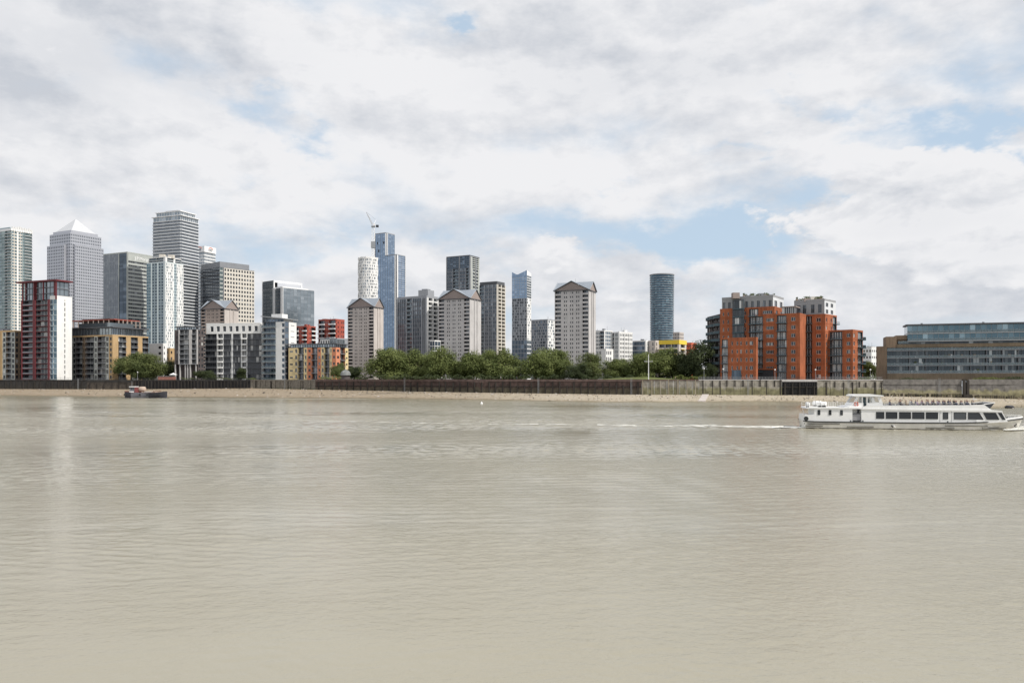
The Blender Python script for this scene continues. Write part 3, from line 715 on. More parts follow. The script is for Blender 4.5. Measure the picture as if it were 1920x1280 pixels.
def corner(xl, xc, xr, D, th):
    """footprint of a rectangular building: near corner at photo column xc and distance D, right face turned th degrees away; the
    other corners where its walls reach the columns xl and xr"""
    c, s = math.cos(R(th)), math.sin(R(th)); Bx = X(xc, D)
    kr = (xr-CX)/FPX; kl = (xl-CX)/FPX
    w2 = (kr*D-Bx)/(c-kr*s); w1 = (kl*D-Bx)/(-s-kl*c)
    Bp = Vector((Bx, D)); C = Bp+Vector((c, s))*w2; A = Bp+Vector((-s, c))*w1
    return A, Bp, C, A+C-Bp
def shell(B, P, z0, z1, back='concrete_grey', roof='roof_grey', parapet=.9, pmat=None):
    """plain rear walls, roof and parapet"""
    A, Bp, C, E = P; W = B.mb('wall')
    for a, b in ((C, E), (E, A)): W.poly([(a.x,a.y,z0),(b.x,b.y,z0),(b.x,b.y,z1),(a.x,a.y,z1)], back)
    B.mb('roof').poly([(p.x,p.y,z1-.02) for p in P], roof)
    if parapet:
        for a, b in ((A, Bp), (Bp, C), (C, E), (E, A)):
            F = Frame(a, b); F.box(B.mb('parapet'), 0, F.w, z1+.003, z1+parapet, -.35, .06, pmat or back)
def inset(P, d):
    A, Bp, C, E = P; c = (A+Bp+C+E)/4
    return tuple(p+(c-p).normalized()*d for p in P)
def flat_box(mb, P, z0, z1, mat, top=None):
    mb.prism([(p.x, p.y) for p in P], z0, z1, mat, top)
def mid(P): return (P[0]+P[1]+P[2]+P[3])/4
def rooftop(B, P, z, n=3, mat='cladding_mid', h=(1.2, 2.8)):
    """plant rooms and vents on the roof"""
    A, Bp, C, E = P
    for i in range(n):
        a, b = random.uniform(.15, .7), random.uniform(.15, .7); da, db = random.uniform(.08, .25), random.uniform(.1, .25)
        q = [Bp+(A-Bp)*u+(C-Bp)*v for u, v in ((a,b),(a,b+db),(a+da,b+db),(a+da,b))]
        m = B.new('plant_room'); m.prism([(p.x,p.y) for p in q][::1], z, z+random.uniform(*h), mat)
    for i in range(2):
        p = Bp+(A-Bp)*random.uniform(.2,.8)+(C-Bp)*random.uniform(.2,.8); m = B.new('aerial'); m.tube([(p.x,p.y,z),(p.x,p.y,z+random.uniform(2.5,5))],.09,'metal_grey',4)
def two(name, label, xl, xc, xr, D, th, ytop, floors, lc, rc, O, z0=G, back=None, roof='roof_grey', parapet=.9, pmat=None, cat='building', plant=3, plant_mat='cladding_mid', done=True):
    P = corner(xl, xc, xr, D, th); z1 = Z(ytop, D); m = mid(P)
    B = Bld(name, label, cat, (m.x, m.y, z0))
    facade(B, P[0], P[1], z0, z1, floors, lc, O); facade(B, P[1], P[2], z0, z1, floors, rc, O)
    shell(B, P, z0, z1, back or O.get('wall', 'concrete_grey'), roof, parapet, pmat)
    if plant: rooftop(B, P, z1, plant, plant_mat)
    if done: B.finish()
    return B, P, z1
def text_sign(B, name, s, F, u, v, size, d, mat):
    cu = bpy.data.curves.new(name, 'FONT'); cu.body = s; cu.size = size; cu.extrude = .15; cu.align_x = 'CENTER'
    o = bpy.data.objects.new(name, cu); COL.objects.link(o)
    bpy.context.view_layer.update()
    dg = bpy.context.evaluated_depsgraph_get(); me = bpy.data.meshes.new_from_object(o.evaluated_get(dg)); bpy.data.objects.remove(o)
    me.materials.clear(); me.materials.append(MATS[mat]); o = bpy.data.objects.new(name, me); COL.objects.link(o)
    p = Vector(F.pt(u, v, d)); o.parent = B.root; o.location = p-B.root.location
    o.rotation_euler = (R(90), 0, math.atan2(F.t.y, F.t.x)); return o
# ------------------------------------------------------------------ distant towers, left to right
# glass tower at the left edge
O = {'wall':'metal_white','g':dict(k=3,sp=.22,spm='cladding_mint_dark',glass='glass_green',ledge=.25,mm='cladding_mint_dark'),
     'b':dict(depth=1.2,out=.9,glass='glass_green',slab='white_render',rail='balustrade',th=.35,k=3,wall='cladding_mint_dark'),
     'n':dict(wf=.75,s0=.2,s1=.8,glass='glass_cyan',wall='cladding_cream',k=2)}
B, P, z = two('glass_tower','green glass residential tower at the left edge of the skyline',-34,21,60,900,65,432,48,'g4 b3 g4 b3','n3 W.6 n2 g1 b4',O,parapet=2.5,pmat='metal_white',plant=2,done=False)
for i in range(9):
    p = P[1]+(P[2]-P[1])*(i+.5)/9; m = B.new('roof_fin'); m.box((p.x-1.0,p.y,z), (p.x+1.0,p.y+1.6,z+random.choice((4.5,6,5.2))), 'white_render')
q = inset(P, 7); m = B.new('plant_room'); flat_box(m, q, z, Z(424,900), 'cladding_mint_dark'); B.finish()

# stepped tower with the pyramid roof
pbr('pyramid_steel', (.56,.57,.59), .5, metal=.2, var=.05)
D = 1126; th = 62
P = corner(93,132,190,D,th); zt = Z(437,D); zs = Z(459,D); m0 = mid(P)
B = Bld('pyramid_tower','tall pale steel office tower with a pyramid roof','tower',(m0.x,m0.y,G))
O = {'wall':'pale_steel','n':dict(wf=.54,s0=.24,s1=.80,rec=.4,glass='glass_slate')}
facade(B,P[0],P[1],G,zt,46,'n*12',O); facade(B,P[1],P[2],G,zt,46,'n*17',O); shell(B,P,G,zt,'pale_steel','pale_steel',1.2)
for (a, b, u0, u1, nb) in ((P[0],P[1],-.02,.80,10),(P[1],P[2],.10,1.03,16)):
    F = Frame(a,b); q0 = F.pt(F.w*u0,0,3.2); q1 = F.pt(F.w*u1,0,3.2)
    facade(B,q0,q1,G,zs,43,'n*%d'%nb,O); W = B.mb('wall')
    W.poly([F.pt(F.w*u0,G,0),F.pt(F.w*u0,G,3.2),F.pt(F.w*u0,zs,3.2),F.pt(F.w*u0,zs,0)],'pale_steel')
    W.poly([F.pt(F.w*u1,G,3.2),F.pt(F.w*u1,G,0),F.pt(F.w*u1,zs,0),F.pt(F.w*u1,zs,3.2)],'pale_steel')
    F.box(B.mb('roof'),F.w*u0,F.w*u1,zs+.01,zs+1.0,0,3.3,'pale_steel')
q = inset(P,4.5); zr = Z(430,D); flat_box(B.mb('attic'),q,zt,zr,'pale_steel')
q = inset(P,7); c = mid(q); ap = (c.x,c.y,Z(402,D)); m = B.mb('pyramid_roof')
for a, b in ((0,1),(1,2),(2,3),(3,0)):
    n = 11; A3 = Vector((*q[a],zr)); B3 = Vector((*q[b],zr)); T = Vector(ap)
    for i in range(n):
        t0, t1 = i/n, (i+.94)/n
        m.poly([A3.lerp(T,t0),B3.lerp(T,t0),B3.lerp(T,t1),A3.lerp(T,t1)],'pyramid_steel')
        m.poly([A3.lerp(T,t1),B3.lerp(T,t1),B3.lerp(T,(i+1)/n),A3.lerp(T,(i+1)/n)],'pale_steel')
B.finish()

# dark grey bank tower with the sign
O = {'wall':'stone_band','g':dict(k=9,sp=.22,spm='glass_slate',glass='glass_slate',ledge=.0,mul=.12,mm='cladding_grey'),
     'd':dict(kind='g',k=2,sp=.3,spm='glass_navy',glass='glass_navy',ledge=.0,mul=.1,mm='cladding_dark'),
     'r':dict(kind='g',k=12,sp=.52,spm='stone_band',glass='glass_dark',ledge=.12,mul=.12,mm='stone_band'),'p':dict(out=.5,wall='stone_band')}
B, P, z = two('bank_tower','grey office tower with a white sign, right of the pyramid tower',194,239,290,1000,64,474,33,'g3 p.08 d1.5 p.12','p.1 r5 p.1',O,back='stone_band',parapet=1.5,plant=0,done=False)
F = Frame(P[1],P[2]); F.box(B.mb('sign_band'),.2,F.w-.2,z-9.5,z-.3,.2,.5,'stone_band')
text_sign(B,'sign_lettering','J.P.Morgan',F,F.w*.55,z-7.0,5.6,.6,'metal_white'); B.finish()

# very tall striped residential tower
D = 950; P = corner(287,339,372,D,68); m0 = mid(P); z1 = Z(413,D)
B = Bld('striped_tower','tallest residential tower with white balcony bands, left of the gap','tower',(m0.x,m0.y,G))
O = {'wall':'metal_white','g':dict(k=12,sp=.30,spm='pale_band',glass='glass_slate',ledge=1.2,mul=.12,mm='cladding_grey',mout=0)}
facade(B,P[0],P[1],G,z1,50,'g',O); facade(B,P[1],P[2],G,z1,50,'g',O); shell(B,P,G,z1,'metal_white','roof_grey',0)
O2 = {'wall':'metal_white','g':dict(k=9,sp=.10,spm='metal_white',glass='glass_steel',ledge=1.5,mul=.35,mm='metal_white')}
z2 = Z(404,D); z3 = Z(395,D); q = inset(P,.5); facade(B,q[0],q[1],z1,z2,1,'g',O2); facade(B,q[1],q[2],z1,z2,1,'g',O2); flat_box(B.mb('crown_slab'),inset(P,-2.0),z2,z2+.8,'metal_white')
q = inset(P,4); facade(B,q[0],q[1],z2+.8,z3,1,'g',O2); facade(B,q[1],q[2],z2+.8,z3,1,'g',O2); flat_box(B.mb('crown_roof'),inset(P,2.0),z3,z3+.8,'metal_white')
flat_box(B.mb('plant_room'),inset(P,14),z3+.8,z3+3,'roof_dark'); B.finish()

# pale tower behind, with the red arc
O = {'wall':'metal_white','g':dict(k=10,sp=.35,spm='metal_white',glass='glass_steel',ledge=.1,mul=.2,mm='metal_white')}
B, P, z = two('office_tower','pale office tower with a red arc sign, half hidden behind the striped tower',350,383,404,1250,66,473,40,'g','g',O,back='metal_white',parapet=0,plant=0,done=False)
q = inset(P,-1.0); z2 = Z(461,1250); flat_box(B.mb('sign_box'),q,z+.6,z2,'metal_white'); F = Frame(q[1],q[2]); F2 = Frame(q[0],q[1])
for FF, uu in ((F,.5),(F2,.72)):
    text_sign(B,'sign_lettering','citi',FF,FF.w*uu,z+3.0,6.5,.15,'glass_navy')
    m = B.new('sign_arc'); n = 10
    for i in range(n):
        a0 = math.pi*(.12+.76*i/n); a1 = math.pi*(.12+.76*(i+1)/n); r = 4.2; u0 = FF.w*uu+.8
        m.hexa([FF.pt(u0+math.cos(a1)*r,z+4.6+math.sin(a1)*r*.9,.35),FF.pt(u0+math.cos(a0)*r,z+4.6+math.sin(a0)*r*.9,.35),FF.pt(u0+math.cos(a0)*r,z+4.6+math.sin(a0)*r*.9,.05),FF.pt(u0+math.cos(a1)*r,z+4.6+math.sin(a1)*r*.9,.05),
                FF.pt(u0+math.cos(a1)*(r+.8),z+4.6+math.sin(a1)*(r*.9+.8),.35),FF.pt(u0+math.cos(a0)*(r+.8),z+4.6+math.sin(a0)*(r*.9+.8),.35),FF.pt(u0+math.cos(a0)*(r+.8),z+4.6+math.sin(a0)*(r*.9+.8),.05),FF.pt(u0+math.cos(a1)*(r+.8),z+4.6+math.sin(a1)*(r*.9+.8),.05)],'panel_red')
B.finish()

# mint white residential tower in front
O = {'wall':'cladding_mint','n':dict(wf=.62,s0=.2,s1=.85,glass='glass_navy',k=2,wall='cladding_mint_dark'),'g':dict(k=2,sp=.25,spm='cladding_mint_dark',glass='glass_cyan',ledge=.05,mul=.15,mm='cladding_mint'),
     'c':dict(wf=.38,s0=.12,s1=.88,glass='glass_cyan',k=2,wall='white_render'),'b':dict(depth=1,out=.5,glass='glass_dark',slab='white_render',rail='white_render',rh=.5,k=1,wall='white_render'),'p':dict(out=.3,wall='cladding_mint')}
B, P, z = two('mint_tower','white and mint green residential tower in front of the striped tower',275,310,344,780,65,492,39,'g1.6 p.3 n2 p.3 n2 p.6','c2 c2 W.3 n1.2 c2 c1.4',O,back='cladding_mint',parapet=1.0,plant=0,done=False)
z2 = Z(482,780); q = inset(P,2.0); O2 = {'wall':'white_render','b':dict(depth=1,out=.4,glass='glass_navy',slab='white_render',k=3),'W':{}}
facade(B,q[0],q[1],z,z2,2,'b2 b2 W.5',O2); facade(B,q[1],q[2],z,z2,2,'W.6 b2 W.6 b2',O2); shell(B,q,z,z2,'white_render','roof_grey',.8)
for u, w in ((.75,.18),(.30,.2)):
    a = (q[0] if u > .5 else q[1]); b = (q[1] if u > .5 else q[2]); p = a+(b-a)*u; m = B.new('roof_pod'); m.box((p.x-2.5,p.y+1,z2),(p.x+2.5,p.y+5,z2+3.6),'cladding_cream')
B.finish()

# dark glass and cream grid office block
O = {'wall':'cladding_cream','g':dict(k=8,sp=.40,spm='glass_dark',glass='glass_slate',ledge=.0,mul=.1,mm='cladding_dark'),
     'h':dict(kind='g',k=3,sp=.35,spm='stone_band',glass='glass_green',ledge=.1,mul=.12,mm='cladding_grey'),
     'n':dict(wf=.58,s0=.24,s1=.80,rec=.4,glass='glass_dark'),'p':dict(out=.2,wall='cladding_dark')}
B, P, z = two('office_block','dark glass office block with a cream gridded face, right of the striped tower',376,412,477,950,50,501,27,'g','h1.1 p.35 n*11',O,back='cladding_dark',parapet=.5,plant=0,done=False)
flat_box(B.mb('attic'),inset((P[0],P[1],P[1]+(P[2]-P[1])*.86,P[0]+(P[2]-P[1])*.86),.6),z+.5,Z(490,950),'cladding_mid','roof_grey'); B.finish()

# blue grey glass slab with white fins
O = {'wall':'metal_white','g':dict(k=9,sp=.2,spm='glass_steel',glass='glass_steel',ledge=.0,mul=.14,mm='cladding_grey'),
     'd':dict(kind='g',k=3,sp=.2,spm='glass_navy',glass='glass_slate',ledge=0,mul=.15,mm='cladding_mid'),'p':dict(out=.5,wall='metal_white',up=1.5)}
B, P, z = two('glass_slab','blue grey glass office slab with white corner fins and open roof frame',492,531,589,1000,50,540,26,'p.15 d2.2 p.5 d1.2 p.5','g',O,back='glass_slate',parapet=.6,pmat='cladding_grey',plant=0,done=False)
zz = Z(523,1000); F = Frame(P[1],P[2]); A = P[0]+(P[1]-P[0])*.55
m = B.new('roof_frame'); Fr = Frame(A,A+(P[2]-P[1])*.92); Fr.box(m,0,Fr.w,zz-2.4,zz,-1.2,0,'metal_white'); Fr.box(m,0,1.6,z,zz-2.4,-1.2,0,'metal_white'); Fr.box(m,Fr.w-1.6,Fr.w,z,zz-2.4,-1.2,0,'metal_white')
q = (A+(P[2]-P[1])*.03,P[0]+(P[1]-P[0])*.97+(P[2]-P[1])*.03,P[0]+(P[1]-P[0])*.97+(P[2]-P[1])*.88,A+(P[2]-P[1])*.88)
flat_box(B.mb('attic'),[p+(P[0]-P[1]).normalized()*3 for p in q],z,z+2.5,'metal_white'); 
q = (P[0],A,A+(P[2]-P[1])*.12,P[0]+(P[2]-P[1])*.12); facade(B,q[0],q[1],z,zz,4,'p.08 d2.2',O); shell(B,q,z+.6,zz,'glass_slate','roof_grey',0); B.finish()

# the pitched roof council towers
def pitched(xl, xc, xr, D, th, yap, yev, label, wall, side, balc):
    P = corner(xl,xc,xr,D,th); ze = Z(yev,D); za = Z(yap,D); m0 = mid(P)
    B = Bld('tower_block',label,'tower block',(m0.x,m0.y,G),'pitched roof tower blocks')
    O = {'wall':wall,'b':dict(depth=1.4,out=.12,glass='glass_dark',slab=wall,rail=balc,rh=.85,k=2,wall=wall,side='brick_dark_and_shaded'),'n':dict(k=2,wf=.52,s0=.34,s1=.80,glass='glass_rooms',rec=.2),  # balcony recess sides painted near-black for the shade inside
         's':dict(kind='W',wall=side),'p':dict(out=.5,wall=side),'m':dict(kind='n',wf=.3,s0=.35,s1=.75,glass='glass_rooms',wall=side)}
    facade(B,P[0],P[1],G,ze,21,'W.12 b1.15 W.5 n.8 W.42 n.8 W.42 n.8 W.55 b1.1 W.12',O); facade(B,P[1],P[2],G,ze,21,'s2.2 p.2 s1.3 p.2 s2.2',O)
    shell(B,P,G,ze,wall,'roof_grey',0)
    q = inset(P,-.8); fz = ze+.12
    flat_box(B.mb('eaves'),q,ze+.01,fz+.35,'roof_dark'); fz += .36
    c = mid(q); r = B.mb('roof'); g = B.mb('gable'); c3 = (c.x,c.y,za)
    for a, b in ((0,1),(1,2),(2,3),(3,0)):
        M = (q[a]+q[b])/2; M3 = (M.x,M.y,za); A3 = (q[a].x,q[a].y,fz); B3 = (q[b].x,q[b].y,fz)
        r.poly([A3,M3,c3],'slate_roof'); r.poly([M3,B3,c3],'slate_roof')
        F = Frame(q[a],q[b]); ins = .5
        g.poly([F.pt(.9,fz+.02,-ins),F.pt(F.w-.9,fz+.02,-ins),F.pt(F.w/2,za-.7,-ins)],'gable_brown')
        e = B.mb('bargeboard'); e.tube([F.pt(0,fz,.05),F.pt(F.w/2,za,.05),F.pt(F.w,fz,.05)],.28,'slate_roof',4)
    m = B.new('aerial'); m.tube([c3,(c.x,c.y,za+2.4)],.08,'metal_grey',4)
    B.finish()
pitched(377,421,447,622,68,561,579,'brown pitched-roof tower block in front of the cream gridded office','concrete_brown','concrete_warm','concrete_brown')
pitched(652,701,719,605,67,557,576,'warm grey pitched-roof tower block left of the blue glass skyscraper','concrete_warm','concrete_warm','concrete_warm')
pitched(822,881,902,545,66,540,560,'grey pitched-roof tower block in front of the dark tower','concrete_grey','concrete_grey','concrete_grey')
pitched(1040,1104,1117,500,68,525,544,'grey pitched-roof tower block standing alone, rightmost of the four','concrete_grey','concrete_grey','concrete_grey')

# white patterned round-cornered tower under the crane
D = 860; O = {'wall':'white_render','c':dict(k=2,wf=.62,s0=.12,s1=.80,glass='glass_steel',rec=.5)}
B = None; c = Vector((X(685,D),D+16)); z1 = Z(482,D); B = Bld('patterned_tower','white lattice-patterned round tower left of the blue glass skyscraper','tower',(c.x,c.y,G))
n = 16; r = 18.5/FPX*D; ring = [c+Vector((math.cos(a),math.sin(a)))*r for a in [R(-90)+2*math.pi*i/n for i in range(n)]]
for i in range(n):
    a, b = ring[i], ring[(i+1)%n]; facade(B,a,b,G,z1,40,'c',O)
    # diagonal ribs winding round the tower
    F = Frame(a,b)
    for f in range(0,40,5):
        v = G+(z1-G)*f/40; h = (z1-G)/40; s = (i%2)*2.5
        B.mb('lattice').hexa([F.pt(0,v+s*h,.5),F.pt(F.w,v+(s+2.5)*h,.5),F.pt(F.w,v+(s+2.5)*h,0),F.pt(0,v+s*h,0),F.pt(0,v+(s+.7)*h,.5),F.pt(F.w,v+(s+3.2)*h,.5),F.pt(F.w,v+(s+3.2)*h,0),F.pt(0,v+(s+.7)*h,0)],'white_render')
B.mb('roof').poly([(p.x,p.y,z1) for p in ring],'roof_grey')
for i in range(n): F = Frame(ring[i],ring[(i+1)%n]); F.box(B.mb('parapet'),0,F.w,z1+.01,z1+1.4,-.3,.1,'white_render')
B.finish()

# the blue glass skyscraper: two shafts of different height
D = 900; O = {'wall':'metal_white','g':dict(k=4,sp=.22,spm='glass_blue',glass='glass_blue',ledge=.04,mul=.18,mm='cladding_grey'),'p':dict(out=.6,wall='metal_white'),'d':dict(kind='p',out=-.1,wall='cladding_dark'),
     'b':dict(kind='g',k=2,sp=.22,spm='pale_steel',glass='glass_blue',ledge=.1,mul=.1,mm='cladding_grey')}
P = corner(703,724,740,D+14,60); m0 = mid(P); B = Bld('glass_skyscraper','slim blue glass skyscraper in two steps beside the tower crane','tower',(m0.x,m0.y,G))
z1 = Z(433,D); facade(B,P[0],P[1],G,z1,68,'p.15 g4 p.3',O); facade(B,P[1],P[2],G,z1,68,'d.5 p.25 g4',O); shell(B,P,G,z1,'glass_blue','roof_grey',1.0,'cladding_grey')
P2 = corner(722,744,760,D,60); z2 = Z(478,D); facade(B,P2[0],P2[1],G,z2,58,'g5 p.5 d.6',O); facade(B,P2[1],P2[2],G,z2,58,'p.5 b4 p.15',O); shell(B,P2,G,z2,'glass_blue','roof_grey',1.0,'cladding_grey')
F = Frame(P[0],P[1])
for u, v in ((.2,9),(.75,9),(.3,18)): F.box(B.mb('open_bay'),F.w*u,F.w*u+1.4,z1-v-3,z1-v,0,.1,'void_dark')
B.finish()
# its tower crane
cx, cy = X(698,D), D+6; zb = Z(490,D); zt = Z(424,D)
root = thing('tower_crane','white tower crane with raised jib beside the blue glass skyscraper','crane',(cx,cy,G))
m = MB(); s = 1.3; zc = G; last = None
for dx, dy in ((-s,-s),(s,-s),(s,s),(-s,s)): m.tube([(cx+dx,cy+dy,G),(cx+dx,cy+dy,zt)],.17,'metal_white',4)
k = 0
while zc < zt-3:
    e = 1 if k % 2 else -1
    m.tube([(cx-s*e,cy-s,zc),(cx+s*e,cy-s,zc+3.2)],.10,'metal_white',4); m.tube([(cx+s,cy-s*e,zc),(cx+s,cy+s*e,zc+3.2)],.15,'metal_white',4)
    m.tube([(cx-s,cy-s,zc),(cx+s,cy-s,zc)],.12,'metal_white',4); zc += 3.2; k += 1
sub(m,'mast',root)
m = MB(); m.box((cx-2,cy-2,zt),(cx+2,cy+2,zt+1.2),'metal_grey'); m.box((cx+.4,cy-2.4,zt+1.2),(cx+2.6,cy-.4,zt+3.6),'metal_white'); sub(m,'cab',root)
m = MB(); tip = (cx-6.0,cy-10,zt+15); m.tube([(cx-.8,cy,zt+1),tip],.28,'metal_white',4); m.tube([(cx+.8,cy,zt+1),tip],.28,'metal_white',4); m.tube([(cx,cy,zt+3.2),tip],.24,'metal_white',4)
for i in range(1,8):
    t = i/8; a = Vector((cx-.8,cy,zt+1)).lerp(Vector(tip),t); b = Vector((cx+.8,cy,zt+1)).lerp(Vector(tip),t); e = Vector((cx,cy,zt+3.2)).lerp(Vector(tip),t)
    m.tube([a,b,e,a],.12,'metal_white',3)
sub(m,'jib',root)
m = MB(); m.tube([(cx,cy,zt+1),(cx+2.5,cy+4,zt+9)],.25,'metal_white',4); m.tube([(cx+2.5,cy+4,zt+9),tip],.08,'metal_dark',3); sub(m,'a_frame',root)
m = MB(); m.box((cx+2.5,cy+3,zt+.6),(cx+5.5,cy+5,zt+3.2),'metal_dark'); sub(m,'counterweight',root)
m = MB(); zz = Z(463,D); m.box((cx-2.2,cy-2.2,zz),(cx+2.2,cy+2.2,zz+7),'metal_grey'); sub(m,'climbing_cage',root)

# grey vertical-ribbed tower with white balconies
D = 560; O = {'wall':'cladding_grey','g':dict(k=4,sp=.28,spm='cladding_dark',glass='glass_grey',ledge=.02,mul=.28,mm='cladding_grey',mout=.3),
     'b':dict(depth=1.4,out=.35,glass='glass_grey',slab='cladding_grey',rail='balustrade',k=2,wall='cladding_mid'),'p':dict(out=.55,wall='cladding_grey'),'w':dict(kind='p',out=.5,wall='white_render'),
     'c':dict(kind='b',depth=1.3,out=.7,glass='glass_grey',slab='white_render',rail='white_render',rh=.7,k=1,wall='white_render')}
B, P, z = two('ribbed_tower','grey vertically ribbed residential tower with white balcony side',745,800,823,D,58,558,19,'p.2 g3 p.25 b1.9 p.2 g3 p.25 g1.2 p.3','w.5 c1.5 w.4 c1.5 w.7',O,back='cladding_grey',parapet=1.6,pmat='cladding_grey',plant=0,done=False)
q = (P[0]+(P[1]-P[0])*.72,P[1]+(P[2]-P[1])*.1,P[1]+(P[2]-P[1])*.6,P[0]+(P[1]-P[0])*.72+(P[2]-P[1])*.6)
flat_box(B.mb('attic'),q,z,Z(543,D),'cladding_grey'); m = B.new('attic_room'); flat_box(m,inset(q,2.5),Z(543,D),Z(541,D)+.2,'cladding_mid')
B.finish()
two('annex_block','low white-framed glass annex between the ribbed tower and grey tower block',806,815,826,548,55,640,8,'g','g',{'wall':'white_render','g':dict(k=2,sp=.12,spm='white_render',glass='glass_navy',ledge=.05,mul=.25,mm='white_render')},plant=0)

# dark tower
D = 800; O = {'wall':'cladding_dark','g':dict(k=3,sp=.30,spm='cladding_mid',glass='glass_grey',ledge=.04,mul=.25,mm='cladding_dark',mout=.3),'b':dict(depth=1.4,out=.2,glass='glass_grey',slab='cladding_mid',rail='balustrade',k=2,wall='cladding_dark'),
     'p':dict(out=.5,wall='cladding_mid'),'s':dict(kind='W',wall='stone_band'),'n':dict(wf=.8,s0=.15,s1=.8,glass='glass_grey',wall='stone_band',rec=.8)}
B, P, z = two('dark_tower','dark glass tower rising behind the grey pitched-roof block',837,881,899,D,62,502,33,'p.25 g2 p.2 b2 p.4 g2 p.25 b1 p.25','p.2 s1 n1.2 p.25 n1.2 s.5',O,back='cladding_dark',parapet=0,plant=0,done=False)
O['g'] = dict(k=4,sp=.12,spm='cladding_mid',glass='glass_navy',ledge=.02,mul=.15,mm='cladding_mid'); z2 = Z(480,D)
facade(B,P[0],P[1],z,z2,6,'p.25 g4.3 p.35 g3.3 p.2',O); facade(B,P[1],P[2],z,z2,6,'p.2 s.8 n1.4 p.25 n1.4 s.3',O); shell(B,P,z,z2,'cladding_dark','roof_dark',1.2); B.finish()

# slim tower with cream balcony side
D = 650; O = {'wall':'cladding_mid','g':dict(k=2,sp=.3,spm='cladding_mid',glass='glass_grey',ledge=.04,mul=.22,mm='cladding_mid',mout=.25),'b':dict(depth=1.3,out=.3,glass='glass_grey',slab='cladding_grey',rail='balustrade',k=2),
     'p':dict(out=.45,wall='cladding_cream'),'c':dict(kind='b',depth=1.4,out=.9,glass='glass_grey',slab='cladding_cream',rail='cladding_cream',rh=.55,k=1,wall='cladding_cream'),'q':dict(kind='p',out=.3,wall='cladding_grey'),
     's':dict(kind='W',wall='cladding_cream')}
B, P, z = two('slim_tower','slim grey tower with a cream balcony side, right of the dark tower',899,932,947,D,60,533,26,'b2 q.3 g1.5 q.2 g1.5 q.2 g1.5 p.15','p.4 c1.5 p.35 c1.5 p.3',O,back='cladding_mid',parapet=0,plant=0,done=False)
flat_box(B.mb('attic'),inset(P,.3),z+.02,Z(527,D),'roof_dark'); B.finish()

# patterned tower with a glass top and horned roof
D = 800; P = corner(960,988,996,D,66); m0 = mid(P); B = Bld('horned_tower','slim tower with dark speckled middle and horned glass top','tower',(m0.x,m0.y,G))
O = {'wall':'cladding_grey','g':dict(k=6,sp=.2,spm='glass_steel',glass='glass_blue',ledge=.0,mul=.12,mm='cladding_grey'),'c':dict(k=6,wf=.66,s0=.1,s1=.86,glass='glass_dark',rec=.35,wall='cladding_grey'),
     'd':dict(kind='c',k=2,wf=.4,s0=.1,s1=.86,glass='glass_steel',rec=.3,wall='white_render'),'e':dict(kind='g',k=2,sp=.2,spm='metal_white',glass='glass_steel',ledge=.02,mul=.1,mm='metal_white'),
     'h':dict(kind='g',k=5,sp=.12,spm='cladding_grey',glass='glass_navy',ledge=.1,mul=.3,mm='cladding_grey')}
za, zb, zc = Z(638,D), Z(559,D), Z(516,D)
facade(B,P[0],P[1],G,za,9,'h',O); facade(B,P[1],P[2],G,za,9,'e',O); facade(B,P[0],P[1],za,zb,15,'c',O); facade(B,P[1],P[2],za,zb,15,'d',O); facade(B,P[0],P[1],zb,zc,9,'g',O); facade(B,P[1],P[2],zb,zc,9,'e',O)
shell(B,P,G,zc,'cladding_grey','roof_grey',0); Fa = Frame(P[0],P[1]); m = B.mb('horned_parapet')
for F, h0, h1 in ((Fa,3.2,2.0),(Fa,0,0)):
    pass
n = 10
for i in range(n):
    def hh(t): return 1.0+3.0*max(0,.35-t)/.35+4.2*max(0,t-.35)/.65
    t0, t1 = i/n, (i+1)/n; W = Fa.w
    m.hexa([Fa.pt(W*t0,zc,.05),Fa.pt(W*t1,zc,.05),Fa.pt(W*t1,zc,-.4),Fa.pt(W*t0,zc,-.4),Fa.pt(W*t0,zc+hh(t0),.05),Fa.pt(W*t1,zc+hh(t1),.05),Fa.pt(W*t1,zc+hh(t1),-.4),Fa.pt(W*t0,zc+hh(t0),-.4)],'glass_blue')
Fb = Frame(P[1],P[2]); m.hexa([Fb.pt(0,zc,.05),Fb.pt(Fb.w,zc,.05),Fb.pt(Fb.w,zc,-.4),Fb.pt(0,zc,-.4),Fb.pt(0,zc+5.2,.05),Fb.pt(Fb.w,zc+3,.05),Fb.pt(Fb.w,zc+3,-.4),Fb.pt(0,zc+5.2,-.4)],'metal_white')
B.finish()

# checkered block behind the lone tower block
O = {'wall':'cladding_grey','c':dict(k=9,wf=.66,s0=.1,s1=.86,glass='glass_navy',rec=.35,wall='cladding_grey'),'d':dict(kind='c',k=4,wf=.6,s0=.1,s1=.86,glass='glass_steel',rec=.3,wall='white_render')}
two('speckled_block','grey block speckled with dark windows, left of the lone tower block',996,1027,1044,740,55,600,20,'c','d',O,plant=2)

